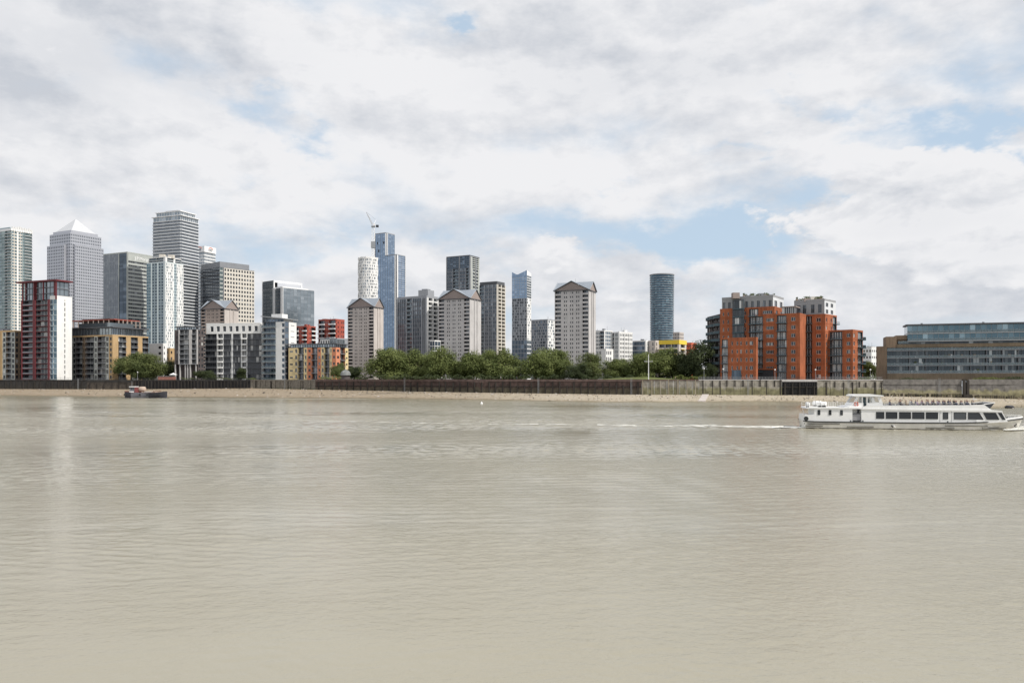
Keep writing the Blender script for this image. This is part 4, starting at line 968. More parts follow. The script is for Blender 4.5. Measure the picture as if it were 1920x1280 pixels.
# white flats right of the lone tower block
O = {'wall':'white_render','n':dict(k=3,wf=.6,s0=.22,s1=.82,glass='glass_dark',rec=.3),'b':dict(depth=1.4,out=.6,glass='glass_dark',slab='white_render',rail='balustrade',k=2),'g':dict(k=3,sp=.18,spm='white_render',glass='glass_steel',ledge=.1,mul=.25,mm='white_render'),'p':dict(out=.4,wall='white_render')}
two('white_flats','white balconied flats directly right of the lone tower block',1108,1133,1149,640,50,621,13,'b2 n2 b2','g3 b1',O,plant=3,plant_mat='cladding_mid')
two('white_flats','rounded white flats with square windows, left of the glass office',1147,1161,1186,610,40,624,11,'p.3 b1 p.3 g1.5 p.3','p.3 n2 p.2 n2 p.2 n1.6',O,plant=3,plant_mat='white_render')
two('white_house','low white house in front of the white flats',1119,1136,1150,560,48,656,5,'n1 W1','n1.4 W.4',O,plant=0)
O = {'wall':'white_render','g':dict(k=5,sp=.25,spm='cladding_grey',glass='glass_navy',ledge=.05,mul=.12,mm='cladding_mid'),'p':dict(out=.4,wall='white_render'),'h':dict(kind='g',k=2,sp=.1,spm='white_render',glass='glass_steel',ledge=.3,mul=.1,mm='white_render')}
two('glass_office','low dark glass office with a white frame left of the cylinder tower',1184,1211,1219,620,60,640,8,'g4 p.25','p.4 h1 p.3',O,plant=2)

# the cylinder tower
D = 950; B = None; cx = X(1245.5,D); r = 23.3/FPX*D; cy = D+r; z1 = Z(514,D); n = 40
B = Bld('cylinder_tower','blue glass cylinder tower with ring balconies','tower',(cx,cy,G)); fl = 44; fh = (z1-G)/fl
for f in range(fl):
    va = G+f*fh; tilt = 0
    waist = 1-.035*math.sin(math.pi*f/fl)
    for i in range(n):
        a0, a1 = 2*math.pi*i/n, 2*math.pi*(i+1)/n; rr = r*waist*.955
        B.mb('windows').poly([(cx+rr*math.cos(a0),cy+rr*math.sin(a0),va),(cx+rr*math.cos(a1),cy+rr*math.sin(a1),va),(cx+rr*math.cos(a1),cy+rr*math.sin(a1),va+fh),(cx+rr*math.cos(a0),cy+rr*math.sin(a0),va+fh)],'glass_tower')
    ph = f*.55; rr = r*waist
    B.mb('bands').lathe((cx,cy,va),[(rr*.95,-.25),(rr,-.25),(rr,.25),(rr,.30),(rr*.95,.30)],'cladding_grey',n)
    B.mb('balconies').lathe((cx,cy,va),[(rr*.995,.3),(rr*.995,1.25)],'glass_tower',n)
B.mb('crown').lathe((cx,cy,z1),[(r*.96,-.2),(r,-.2),(r,1.2),(r*.97,1.2),(r*.97,-.1),(.1,-.1)],'cladding_mid',n); B.finish()
O = {'wall':'concrete_warm','n':dict(k=2,wf=.5,s0=.25,s1=.8,glass='glass_dark')}
two('grey_block','small grey block behind the right edge of the cylinder tower',1262,1274,1282,800,50,624,14,'n*2','n*2',O,plant=0)
# beige block with yellow top, red block
D = 600; O = {'wall':'concrete_warm','n':dict(k=1,wf=.35,s0=.1,s1=.8,glass='glass_dark'),'b':dict(depth=1.4,out=.5,glass='glass_dark',slab='cladding_cream',rail='cladding_cream',k=2,wall='concrete_warm')}
two('beige_block','beige block left of the yellow-topped flats',1216,1229,1243,620,50,640,8,'W1 n1 W.4','n1 W1 n1',O,plant=0)
O['b'] = dict(depth=1.4,out=.6,glass='glass_dark',slab='panel_yellow',rail='cladding_cream',k=2,wall='concrete_warm')
B, P, z = two('yellow_topped_flats','flats with a bright yellow top floor below the cylinder tower',1236,1273,1287,D,58,645,7,'b1 W.15 b1 W.15 b1 W.3','W.4 b1 W.4',O,parapet=0,plant=0,done=False)
flat_box(B.mb('yellow_attic'),inset(P,-.4),z+.05,Z(637,D),'panel_yellow'); B.finish()
two('red_block','red-topped block behind the trees right of the yellow-topped flats',1280,1296,1306,640,52,644,8,'n*3','n*2',{'wall':'panel_red','n':dict(k=2,wf=.6,s0=.3,s1=.75,glass='glass_dark')},plant=0)
two('white_office','far white office with two window rows between orange flats and right terrace',1612,1634,1662,640,40,652,5,'n*4','n*8',{'wall':'white_render','n':dict(k=1,wf=.55,s0=.35,s1=.7,glass='glass_dark')},plant=2)
# ------------------------------------------------------------------ waterfront buildings, left bank
GR = {'kind':'n','wf':.6,'s0':.2,'s1':.85,'glass':'glass_rooms'}
O = {'wall':'brick_brown','n':dict(k=2,wf=.6,s0=.2,s1=.85,glass='glass_rooms',rec=.3),'b':dict(depth=1.3,out=.6,glass='glass_rooms',slab='metal_grey',rail='bars',barmat='metal_grey',k=2,wall='brick_brown'),'p':dict(out=.35,wall='brick_yellow'),
     'w':dict(kind='n',k=1,wf=.6,s0=.2,s1=.85,glass='glass_rooms',wall='stone_band')}
two('brick_flats','brown brick flats at the far left edge beside the red tower',-70,28,44,486,74,622,9,'n2 b2 w1.2 b2 n1.5 b1.8 p.8 w1 b1.5 w1','n1',O,parapet=.9,pmat='brick_yellow',plant=3)

# red framed tower
D = 472; P = corner(42,107,135,D,68); m0 = mid(P); z1 = Z(561,D); B = Bld('red_tower','dark red framed apartment tower with a projecting roof canopy','building',(m0.x,m0.y,G))
O = {'wall':'paint_red','b':dict(depth=1.5,out=.5,glass='glass_dark',slab='paint_red',rail='cladding_mid',rh=.8,k=3,wall='cladding_dark',each=1,th=.35,frame='metal_grey'),'p':dict(out=.9,wall='paint_red'),
     'c':dict(kind='b',depth=1.2,out=.4,glass='glass_rooms',slab='paint_red',rail='bars',k=4,wall='cladding_dark',each=1,th=.3,barmat='metal_grey'),'g':dict(kind='g',k=2,sp=.2,spm='cladding_mint_dark',glass='glass_cyan',ledge=.15,mul=.15,mm='metal_white'),
     's':dict(kind='W',wall='white_render'),'n':dict(k=1,wf=.6,s0=.12,s1=.8,glass='glass_dark',wall='white_render',rec=.5)}
facade(B,P[0],P[1],G,z1,15,'p.15 b2.6 p.55 c2.9 p.3 g1.6',O); facade(B,P[1],P[2],G,Z(554,D),16,'s1.5 n.35 s1.4',O)
W = B.mb('wall'); F = Frame(P[0],P[1]); zw = Z(554,D)
for a, b in ((P[2],P[3]),(P[3],P[0])): W.poly([(a.x,a.y,G),(b.x,b.y,G),(b.x,b.y,z1),(a.x,a.y,z1)],'brick_dark_and_shaded')
B.mb('roof').poly([(p.x,p.y,z1) for p in P],'roof_grey')
F2 = Frame(P[1],P[2]); F2.box(B.mb('white_parapet'),0,F2.w,z1,zw,-6,-.003,'white_render')
zr = Z(527,D); q = inset(P,2.2); O2 = {'wall':'paint_red','g':dict(k=3,sp=.12,spm='cladding_dark',glass='glass_steel',ledge=.6,mul=.12,mm='metal_dark'),'p':dict(out=.5,wall='paint_red')}
facade(B,q[0],q[1],z1,zr,3,'p.2 g2 p.5 g1 g3 p.3',O2); facade(B,q[1],q[2],zw,zr,2,'g2',O2); shell(B,q,z1,zr,'brick_dark_and_shaded','roof_grey',0)
cp = [P[0]+(P[0]-P[1])*.14+(P[1]-P[2])*.12, P[1]+(P[1]-P[0])*.02+(P[1]-P[2])*.12, P[2]+(P[2]-P[1])*.02+(P[1]-P[0])*.02, P[3]+(P[0]-P[1])*.14]
flat_box(B.mb('roof_canopy'),cp,zr+.1,zr+1.0,'paint_red')
for t in (.02,.35,.62,.98):
    p = P[0]+(P[1]-P[0])*t; m = B.new('canopy_column'); m.box((p.x-.35,p.y-.6,z1),(p.x+.35,p.y+.1,zr+.1),'paint_red')
B.finish()

# long brown and yellow brick flats with a glass top floor
D = 478; P = corner(119,211,278,D,66); m0 = mid(P); z1 = Z(630,D); B = Bld('brick_flats','long brown and yellow brick flats with a dark glazed top floor','building',(m0.x,m0.y,G))
O = {'wall':'brick_brown','n':dict(k=2,wf=.6,s0=.2,s1=.85,glass='glass_rooms',rec=.3),'b':dict(depth=1.4,out=.7,glass='glass_rooms',slab='cladding_mid',rail='bars',k=3,wall='brick_dark_and_shaded',each=1,frame='metal_grey',barmat='metal_grey'),'W':dict(wall='brick_yellow'),
     'w':dict(kind='n',k=1,wf=.7,s0=.15,s1=.85,glass='glass_rooms',wall='stone_band'),'y':dict(kind='n',k=1,wf=.5,s0=.25,s1=.8,glass='glass_rooms',wall='brick_yellow')}
facade(B,P[0],P[1],G,z1,8,'n.9 b1.5 w.8 b1.8 n.9 b2 w.9 b2 w.8 y.9',O); facade(B,P[1],P[2],G,z1,8,'W1.2 b1.6 W1 b1.5 W1 b1.3',O); shell(B,P,G,z1,'brick_brown','roof_grey',.9,'brick_yellow')
q = inset(P,3.5); z2 = Z(614,D); O2 = {'wall':'cladding_mid','g':dict(k=14,sp=.08,spm='cladding_mid',glass='glass_steel',ledge=.1,mul=.2,mm='cladding_mid')}
facade(B,q[0],q[1],z1,z2,1,'g',O2); facade(B,q[1],q[2],z1,z2,1,'g',O2); flat_box(B.mb('roof_slab'),inset(P,-.5),z2,z2+.7,'roof_dark')
q = inset(P,9); flat_box(B.mb('top_storey'),q,z2+.7,Z(603,D),'glass_steel','roof_dark'); B.finish()
# building frame under construction behind it
D = 560; P = corner(128,214,262,D,66); z1 = Z(599,D); m0 = mid(P); B = Bld('construction_frame','open rust-brown building frame behind the brown and yellow flats','building',(m0.x,m0.y,G))
for i in range(9): flat_box(B.new('floor_slab'),P,G+3.6*i+1,G+3.6*i+1.3,'concrete_brown')
for a, b, n in ((P[0],P[1],9),(P[1],P[2],6)):
    for i in range(n+1): p = a+(b-a)*i/n; m = B.new('column'); m.box((p.x-.3,p.y,G),(p.x+.3,p.y+.6,z1),'concrete_brown')
flat_box(B.mb('core'),inset(P,10),G,z1+1.5,'brick_dark_and_shaded'); flat_box(B.mb('roof_deck'),P,z1-.02,z1+.5,'cladding_red'); B.finish()
O = {'wall':'white_render','n':dict(k=1,wf=.4,s0=.3,s1=.75,glass='glass_dark')}
two('white_house','small white house above the dark tree clump',280,306,313,520,60,646,6,'W1 n1','n1 W.6',O,plant=0)
two('yellow_house','small yellow brick house behind the tree clump, beside dark flats',308,318,332,530,65,655,5,'n1','n1 n1',{'wall':'brick_yellow','n':dict(k=1,wf=.4,s0=.3,s1=.75,glass='glass_dark')},plant=0)

# dark and white flats with conservatory bays
D = 462; P = corner(327,371,382,D,78); m0 = mid(P); z1 = Z(618,D); B = Bld('dark_flats','dark brick flats with pale columns, left of the glazed white flats','building',(m0.x,m0.y,G))
O = {'wall':'brick_dark_and_shaded','b':dict(depth=1.6,out=.5,glass='glass_rooms',slab='cladding_grey',rail='bars',k=3,wall='cladding_dark',each=1,barmat='metal_grey'),'p':dict(out=.6,wall='concrete_grey'),'s':dict(kind='W',wall='brick_dark_and_shaded'),'n':dict(k=2,wf=.6,s0=.25,s1=.8,glass='glass_rooms')}
facade(B,P[0],P[1],G+9,z1,7,'s.6 n.9 p.25 b3.2 p.8 b1.6 p.3',O); facade(B,P[1],P[2],G,z1,9,'n1',O); shell(B,P,G,z1,'brick_dark_and_shaded','roof_grey',0)
F = Frame(P[0],P[1])
for u in (.02,.22,.45,.55,.66,.90): F.box(B.new('column'),F.w*u,F.w*u+.55,G,G+9,-.6,.2,'concrete_grey')
F.quad(B.mb('wall'),0,F.w,G,G+9,-3,'brick_dark_and_shaded')
z2 = Z(613,D); q = inset(P,1.5); facade(B,q[0],q[1],z1,z2,1,'g',{'wall':'roof_dark','g':dict(k=8,sp=.2,spm='roof_dark',glass='glass_steel',ledge=.2,mul=.3,mm='roof_dark')}); flat_box(B.mb('roof_slab'),inset(P,.4),z2,z2+.6,'roof_dark'); B.finish()
D = 466; P = corner(385,490,497,D,80); m0 = mid(P); z1 = Z(625,D); B = Bld('white_flats','white flats with dark glazed bays and square attic windows','building',(m0.x,m0.y,G))
O = {'wall':'white_render','v':dict(kind='b',depth=.5,out=.35,glass='glass_rooms',slab='cladding_dark',rail='bars',barmat='cladding_mid',rh=.9,k=5,wall='cladding_dark',each=1,th=.22,frame='metal_dark'),'W':dict(wall='white_render'),'z':dict(kind='n',k=1,wf=.45,s0=.2,s1=.85,glass='glass_dark',wall='white_render',rec=.4),
     'b':dict(depth=1.2,out=.8,glass='glass_rooms',slab='white_render',rail='white_render',rh=.6,k=2,wall='white_render',each=1)}
facade(B,P[0],P[1],G,z1,8,'v2.5 W.2 b1.1 W.2 v1.7 W.35 v1.7 W.2 b1.0 W.2 v3.0',O); facade(B,P[1],P[2],G,z1,8,'W',O); shell(B,P,G,z1,'white_render','roof_grey',0)
z2 = Z(607,D); q = inset(P,.6); facade(B,q[0],q[1],z1,z2,1,'W.4 n1 n1 n1 n1 n1 n1 n1 n1 W.2',{'wall':'white_render','n':dict(k=1,wf=.5,s0=.25,s1=.8,glass='glass_dark',rec=.5,each=1,frame='metal_dark')}); facade(B,q[1],q[2],z1,z2,1,'W',O); shell(B,q,z1,z2,'white_render','roof_grey',.7); B.finish()

# tall white and glass block with oversailing roof
D = 455; P = corner(492,534,556,D,70); m0 = mid(P); z1 = Z(603,D); B = Bld('balcony_block','white and blue glass block with an oversailing roof, left of yellow flats','building',(m0.x,m0.y,G))
O = {'wall':'white_render','b':dict(depth=1.6,out=.9,glass='glass_navy',slab='metal_grey',rail='balustrade',k=4,wall='cladding_grey',each=1,frame='metal_grey'),'W':dict(wall='white_render'),'n':dict(k=1,wf=.8,s0=.15,s1=.75,glass='glass_navy',wall='white_render',each=1,panes=1,frame='metal_dark'),
     'g':dict(k=1,sp=.25,spm='cladding_dark',glass='glass_navy',ledge=.1,mul=.2,mm='cladding_grey'),'m':dict(kind='n',k=1,wf=.6,s0=.4,s1=.5,glass='glass_dark',wall='white_render')}
facade(B,P[0],P[1],G,z1,10,'b2.5 W1.1 n.6',O); facade(B,P[1],P[2],G,z1,10,'g.8 W.2 m1.3 W.2',O); shell(B,P,G,z1,'white_render','roof_grey',0)
q = inset(P,2); z2 = Z(597,D); facade(B,q[0],q[1],z1,z2,1,'g',{'wall':'metal_grey','g':dict(k=6,sp=.1,spm='metal_grey',glass='glass_navy',ledge=.1,mul=.2,mm='metal_grey')}); facade(B,q[1],q[2],z1,z2,1,'W',O); shell(B,q,z1,z2,'white_render','roof_grey',0)
F = Frame(P[0],P[1]); e = inset(P,-1.0)
B.mb('roof_slab').hexa([(e[0].x,e[0].y,z2+1.4),(e[1].x,e[1].y,z2-.4),(e[2].x,e[2].y,z2-.4),(e[3].x,e[3].y,z2+1.4),(e[0].x,e[0].y,z2+1.9),(e[1].x,e[1].y,z2+.1),(e[2].x,e[2].y,z2+.1),(e[3].x,e[3].y,z2+1.9)],'metal_grey')
q = inset(P,5); flat_box(B.mb('plant_room'),q,z2+.2,z2+3.0,'white_render'); B.finish()

# yellow and orange flats
D = 446; P = corner(541,630,653,D,72); m0 = mid(P); z1 = Z(651,D); B = Bld('yellow_flats','low yellow and orange rendered flats beside the dome pavilion','building',(m0.x,m0.y,G))
O = {'wall':'render_yellow','y':dict(kind='n',k=1,wf=.55,s0=.3,s1=.55,glass='glass_dark',wall='render_yellow',each=1,panes=1,frame='metal_dark'),'n':dict(k=1,wf=.55,s0=.2,s1=.8,glass='glass_rooms',wall='render_yellow',each=1),'o':dict(kind='n',k=1,wf=.5,s0=.3,s1=.7,glass='glass_dark',wall='render_orange',each=1,panes=1,frame='metal_dark'),
     'b':dict(depth=1.3,out=.7,glass='glass_rooms',slab='cladding_mid',rail='bars',k=2,wall='render_yellow',each=1),'d':dict(kind='b',depth=1.3,out=.7,glass='glass_dark',slab='cladding_mid',rail='bars',k=2,wall='render_orange',each=1)}
facade(B,P[0],P[1],G,z1,5,'y1 n.7 b1 n.6 o.8 d1 o.6 n.6 b.9 n.4 o.7',O); facade(B,P[1],P[2],G,z1,5,'o1 d1.2 y.8',O); shell(B,P,G,z1,'render_orange','roof_grey',0)
q = inset(P,1.2); z2 = Z(645,D); facade(B,q[0],q[1],z1,z2,1,'g',{'wall':'roof_dark','g':dict(k=18,sp=.15,spm='roof_dark',glass='glass_steel',ledge=.1,mul=.25,mm='roof_dark')}); facade(B,q[1],q[2],z1,z2,1,'g',{'wall':'roof_dark','g':dict(k=6,sp=.15,spm='roof_dark',glass='glass_steel',ledge=.1,mul=.25,mm='roof_dark')}); flat_box(B.mb('roof_slab'),inset(P,-.7),z2,z2+.5,'roof_dark'); B.finish()
# red flats behind
O = {'wall':'cladding_red','b':dict(depth=1.4,out=.9,glass='glass_dark',slab='white_render',rail='white_render',rh=.6,k=2,wall='cladding_red'),'n':dict(k=2,wf=.5,s0=.3,s1=.75,glass='glass_dark'),'g':dict(k=3,sp=.2,spm='cladding_grey',glass='glass_steel',ledge=.1,mul=.15,mm='cladding_grey'),'w':dict(kind='n',k=2,wf=.5,s0=.2,s1=.8,glass='glass_dark',wall='white_render')}
two('red_flats','smaller stepped red flats behind the yellow flats',553,575,592,545,62,613,12,'b1 n1 b1','n1 b1',O,plant=2,plant_mat='cladding_red')
two('red_flats','taller stepped red flats with white balconies behind orange flats',597,629,646,555,62,600,13,'b1.2 n.8 b1.2','n1 W.5 n1',O,plant=2,plant_mat='cladding_red')
two('blue_grey_flats','blue grey flats in front of the taller red flats',600,632,652,530,62,636,8,'w1 w1 g1.4','g1.2 W.5',dict(O,wall='cladding_grey'),plant=2)

# ------------------------------------------------------------------ the orange brick flats on the right
B = Bld('orange_flats','big orange brick riverside flats with grey penthouses and balcony stacks','building',(X(1480,352),352,G))
BR = 'brick_orange'
O = {'wall':BR,'n':dict(k=1,wf=.62,s0=.26,s1=.72,glass='glass_rooms',rec=.25,each=1,panes=2),'m':dict(kind='n',k=1,wf=.4,s0=.26,s1=.72,glass='glass_rooms',rec=.25,each=1,panes=1),
     'r':dict(kind='n',k=1,wf=.86,s0=.30,s1=.70,glass='glass_rooms',rec=.25,each=1,panes=5),
     'b':dict(depth=.7,out=1.5,glass='glass_rooms',slab='metal_teal',rail='bars',barmat='metal_teal',rh=1.0,k=5,wall=BR,side='metal_teal',each=1,th=.3,over=.15),
     'W':dict(wall=BR)}
FH = 3.55
def bands(F, z0, floors, w0=0.0, w1=None):
    for f in range(1, floors): F.box(B.mb('string_courses'), w0, w1 or F.w, z0+f*FH-.12, z0+f*FH+.06, 0, .05, 'brick_band')
def wing(xl, xc, xr, D, th, floors, lc, rc, z0=G, roof='roof_grey', par=.7, lo=None):
    P = corner(xl,xc,xr,D,th); z1 = z0+floors*FH
    facade(B,P[0],P[1],z0,z1,floors,lc,O); facade(B,P[1],P[2],z0,z1,floors,rc,O); shell(B,P,z0,z1,BR,roof,par,BR)
    return P, z1
# left block with glazed bay
P, z1 = wing(1350,1452,1473,352,56,9,'W.25 m.5 W.2 m.5 W1.45 m.5 m.5 W.3 b1.3 W.5 r1.5 W.2','m.7 m.7 W.3')
F = Frame(P[0],P[1]); F2 = Frame(P[1],P[2])
q = inset(P,.9); zp = z1+5.0; OP = {'wall':'stone_grey_panel','n':dict(k=1,wf=.5,s0=.12,s1=.72,glass='glass_dark',rec=.25,each=1,panes=2,frame='metal_grey'),'w':dict(kind='n',k=1,wf=.5,s0=.12,s1=.72,glass='glass_dark',rec=.25,wall='pale_band',each=1,panes=1,frame='metal_grey')}
pbr('stone_grey_panel', (.29,.295,.305), .7, var=.08)
facade(B,q[0],q[1],z1,zp,1,'n.8 n.8 n.8 W.2 n.9 n.9 n.9 n.9 n.9 n.9',OP); facade(B,q[1],q[2],z1,zp,1,'w1 w1',OP); shell(B,q,z1,zp,'stone_grey_panel','roof_grey',.9,'stone_grey_panel')
m = B.new('roof_room'); c = q[0]*.35+q[1]*.55+q[2]*.1; m.box((c.x-10,c.y+1,zp),(c.x-7,c.y+4,zp+2.6),'gable_brown')
for dx, w, h in ((-4,4,1.4),(2,2.5,2.4),(5.5,3,1.8)): m = B.new('roof_room'); m.box((c.x+dx,c.y+2,zp),(c.x+dx+w,c.y+5,zp+h),'cladding_mid')
q0_, zp0_ = q, zp
# glazed bay standing proud of the front
u0 = F.w*.255; u1 = F.w*.46; za = G+5*FH-.5
for f in range(5, 10):
    v0 = G+f*FH-(.4 if f == 5 else 0); v1 = G+(f+1)*FH if f < 9 else z1+4.2
    m = B.new('bay_window')
    for j in range(5):
        a = u0+(u1-u0)*j/5; b = u0+(u1-u0)*(j+1)/5; F.quad(m,a+.05,b-.05,v0+.5,v1-.35,1.15,'glass_rooms'); F.box(m,a-.06,a+.06,v0+.35,v1,1.05,1.22,'metal_teal')
    F.box(m,u1-.06,u1+.06,v0+.35,v1,1.05,1.22,'metal_teal'); F.box(m,u0-.1,u1+.1,v0,v0+.35,0,1.45,'metal_teal'); F.quad(m,u0,u1,v0+.35,v0+.55,1.1,'metal_teal')
    F.quad(m,u0,u1,v1-.4,v1,1.1,'metal_dark')
    m.poly([F.pt(u0,v0,0),F.pt(u0,v0,1.15),F.pt(u0,v1,1.15),F.pt(u0,v1,0)],'glass_dark'); m.poly([F.pt(u1,v0,1.15),F.pt(u1,v0,0),F.pt(u1,v1,0),F.pt(u1,v1,1.15)],'glass_dark')
bands(F,G,9); bands(F2,G,9)
# lower wing in front of it
Pl, zl = wing(1351,1418,1421,341,62,5,'W.2 b.8 W.35 m.5 W.2 m.5 m.5 W.2 m.6 n.7 W.3','W'); bands(Frame(Pl[0],Pl[1]),G,5)
Fl = Frame(Pl[0],Pl[1]); m = B.new('entrance'); Fl.box(m,Fl.w*.32,Fl.w*.58,G,G+4.4,.02,.12,'metal_teal')
for i in range(4): Fl.quad(m,Fl.w*(.33+.065*i),Fl.w*(.38+.065*i),G+.2,G+4.2,.14,'glass_navy')
# middle
P, z1 = wing(1416,1500,1512,345,56,8,'b1.5 W.5 r1.7 W.5 b1.8 W.6 n1.3 W.6','W'); F = Frame(P[0],P[1]); bands(F,G,8)
m = B.new('archway'); F.box(m,F.w*.0,F.w*.42,G,G+4.6,.05,.45,'void_dark'); F.box(m,0,F.w*.44,G+4.6,G+5.2,.05,.7,'brick_band')  # solid near-black block; the opening's shade is put into its colour
q = (P[0]+(P[1]-P[0])*.58,P[0]+(P[1]-P[0])*.86,P[0]+(P[1]-P[0])*.86+(P[2]-P[1])*.6,P[0]+(P[1]-P[0])*.58+(P[2]-P[1])*.6); q = [p+(P[2]-P[1])*.2 for p in q]
facade(B,q[0],q[1],z1,z1+3.6,1,'g',{'wall':'metal_white','g':dict(k=6,sp=.1,spm='metal_teal',glass='glass_rooms',ledge=.1,mul=.12,mm='metal_white')}); flat_box(B.mb('penthouse_roof'),inset(q,-.8),z1+3.6,z1+4.0,'gable_brown')
# right block with the tall grey penthouse
P, z1 = wing(1496,1547,1569,349,48,8,'W.3 b1.7 W.4 n1 W.4','m.8 W.5 m.8 b1 W.1'); F = Frame(P[0],P[1]); F2 = Frame(P[1],P[2]); bands(F,G,8); bands(F2,G,8)
Pq = corner(1489,1546,1567,350,48); zp = z1+6.6; facade(B,Pq[0],Pq[1],z1+.7,zp,1,'W.3 n1 n1 W.4 n1 W.2 n1 W.3',dict(OP,n=dict(k=1,wf=.6,s0=.1,s1=.75,glass='glass_dark',rec=.25,each=1,panes=2,frame='metal_grey'))); facade(B,Pq[1],Pq[2],z1+.7,zp,2,'w1 w1 W.3',dict(OP,wall='pale_band')); shell(B,Pq,z1+.7,zp,'stone_grey_panel','roof_grey',.8,'stone_grey_panel')
c = mid(Pq); m = B.new('roof_room'); m.box((c.x-2.2,c.y-1,zp),(c.x+2.2,c.y+3,zp+2.6),'cladding_cream'); m = B.new('roof_room'); m.box((c.x-8,c.y-1,zp),(c.x-5,c.y+2,zp+1.2),'cladding_mid')
m = B.new('roof_room'); m.box((c.x+4,c.y-1,zp),(c.x+6.5,c.y+2,zp+1.3),'cladding_mid')
# roof terraces: planters, sheds and screens
rg = random.Random(12)
for Pt, zt_ in ((q0_, zp0_), (Pq, zp)):
    for i in range(13):
        a, b = rg.uniform(.05,.95), rg.uniform(.03,.3); c = Pt[0]+(Pt[1]-Pt[0])*a+(Pt[2]-Pt[1])*b; w = rg.uniform(.3,1.3); h = rg.uniform(1.0,2.3); m = B.new('roof_planter'); m.box((c.x-w,c.y-.5,zt_),(c.x+w,c.y+.5,zt_+h*.7),rg.choice(['gable_brown','cladding_mid','brick_brown','metal_grey']))
        for _ in range(26):
            d = Vector((c.x+rg.uniform(-w,w),c.y+rg.uniform(-.5,.5),zt_+h*.7+rg.uniform(0,.9))); s = rg.uniform(.12,.3); m.poly([d+Vector((-s,0,-s)),d+Vector((s,-s*.5,0)),d+Vector((s*.4,0,s))],rg.choice(['leaf_green','leaf_dark']))
# right wing
P, z1 = wing(1536,1599,1618,345,47,6,'n1.1 W.6 b1.9 W.5 n.9 W.2','n.7 W.6 b1.3 W.1'); bands(Frame(P[0],P[1]),G,6); bands(Frame(P[1],P[2]),G,6)
F2 = Frame(P[1],P[2])
for f in range(1, 6):
    rl = MB(); m = B.new('balcony',[('railing',rl)]); v = G+f*FH; F2.box(m,F2.w-.6,F2.w+2.0,v-.1,v+.2,-3.2,.6,'metal_teal'); F2.box(rl,F2.w+1.9,F2.w+1.96,v+.2,v+1.3,-3.2,.6,'metal_teal')
    for i in range(6): F2.box(rl,F2.w-.6+.5*i,F2.w-.55+.5*i,v+.2,v+1.3,.5,.56,'metal_teal')
    F2.box(rl,F2.w-.6,F2.w+2,v+1.24,v+1.3,.48,.58,'metal_teal')
# rounded balconies of the left end; its shade is painted in as dark walls
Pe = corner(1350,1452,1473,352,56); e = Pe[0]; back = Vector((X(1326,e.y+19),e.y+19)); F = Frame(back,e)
facade(B,back,e,G,G+8*FH+2,8,'n1 W.5 n1 W.5 n1',dict(O,wall='brick_dark_and_shaded',W=dict(wall='brick_dark_and_shaded'),n=dict(k=1,wf=.7,s0=.1,s1=.8,glass='glass_dark',rec=.3)))
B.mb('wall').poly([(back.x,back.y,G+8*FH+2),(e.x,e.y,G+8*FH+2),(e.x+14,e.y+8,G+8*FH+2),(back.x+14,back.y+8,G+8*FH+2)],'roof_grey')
B.mb('wall').poly([(back.x+14,back.y+8,G),(back.x,back.y,G),(back.x,back.y,G+8*FH+2),(back.x+14,back.y+8,G+8*FH+2)],'brick_dark_and_shaded')
for f in range(1, 9):
    v = G+f*FH; wdt = 4.6 if f < 6 else 2.6
    for k in range(3):
        m = B.new('balcony'); cpt = Vector(F.pt(F.w-3.2-k*6.0,0,0)[:2]); n = 10; ring = []
        for i in range(n+1):
            a = math.pi*i/n; ring.append(cpt+F.t*(-math.cos(a)*2.7)+F.n*(math.sin(a)*wdt*.7))
        m.prism([(p.x,p.y) for p in ring],v-.1,v+.22,'metal_dark')
        for i in range(n):
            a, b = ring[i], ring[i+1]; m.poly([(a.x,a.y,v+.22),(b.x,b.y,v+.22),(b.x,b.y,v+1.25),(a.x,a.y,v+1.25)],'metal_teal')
B.finish()

# ------------------------------------------------------------------ terraced glass flats at the right edge
D0 = 352; A = Vector((X(1663,D0),D0)); Cc = Vector((X(2120,322),322)); F = Frame(A,Cc); nrm = -F.n
def us(px):
    """distance along the front where it meets photo column px"""
    k = (px-CX)/FPX; return (k*A.y-A.x)/(F.t.x-k*F.t.y)
B = Bld('terraced_flats','long glazed terraced flats with brown brick ends at right edge','building',((A.x+Cc.x)/2,A.y,G)); W = F.w
zb, zf = Z(700,350), Z(651.5,350); fh = (zf-zb)/3.45
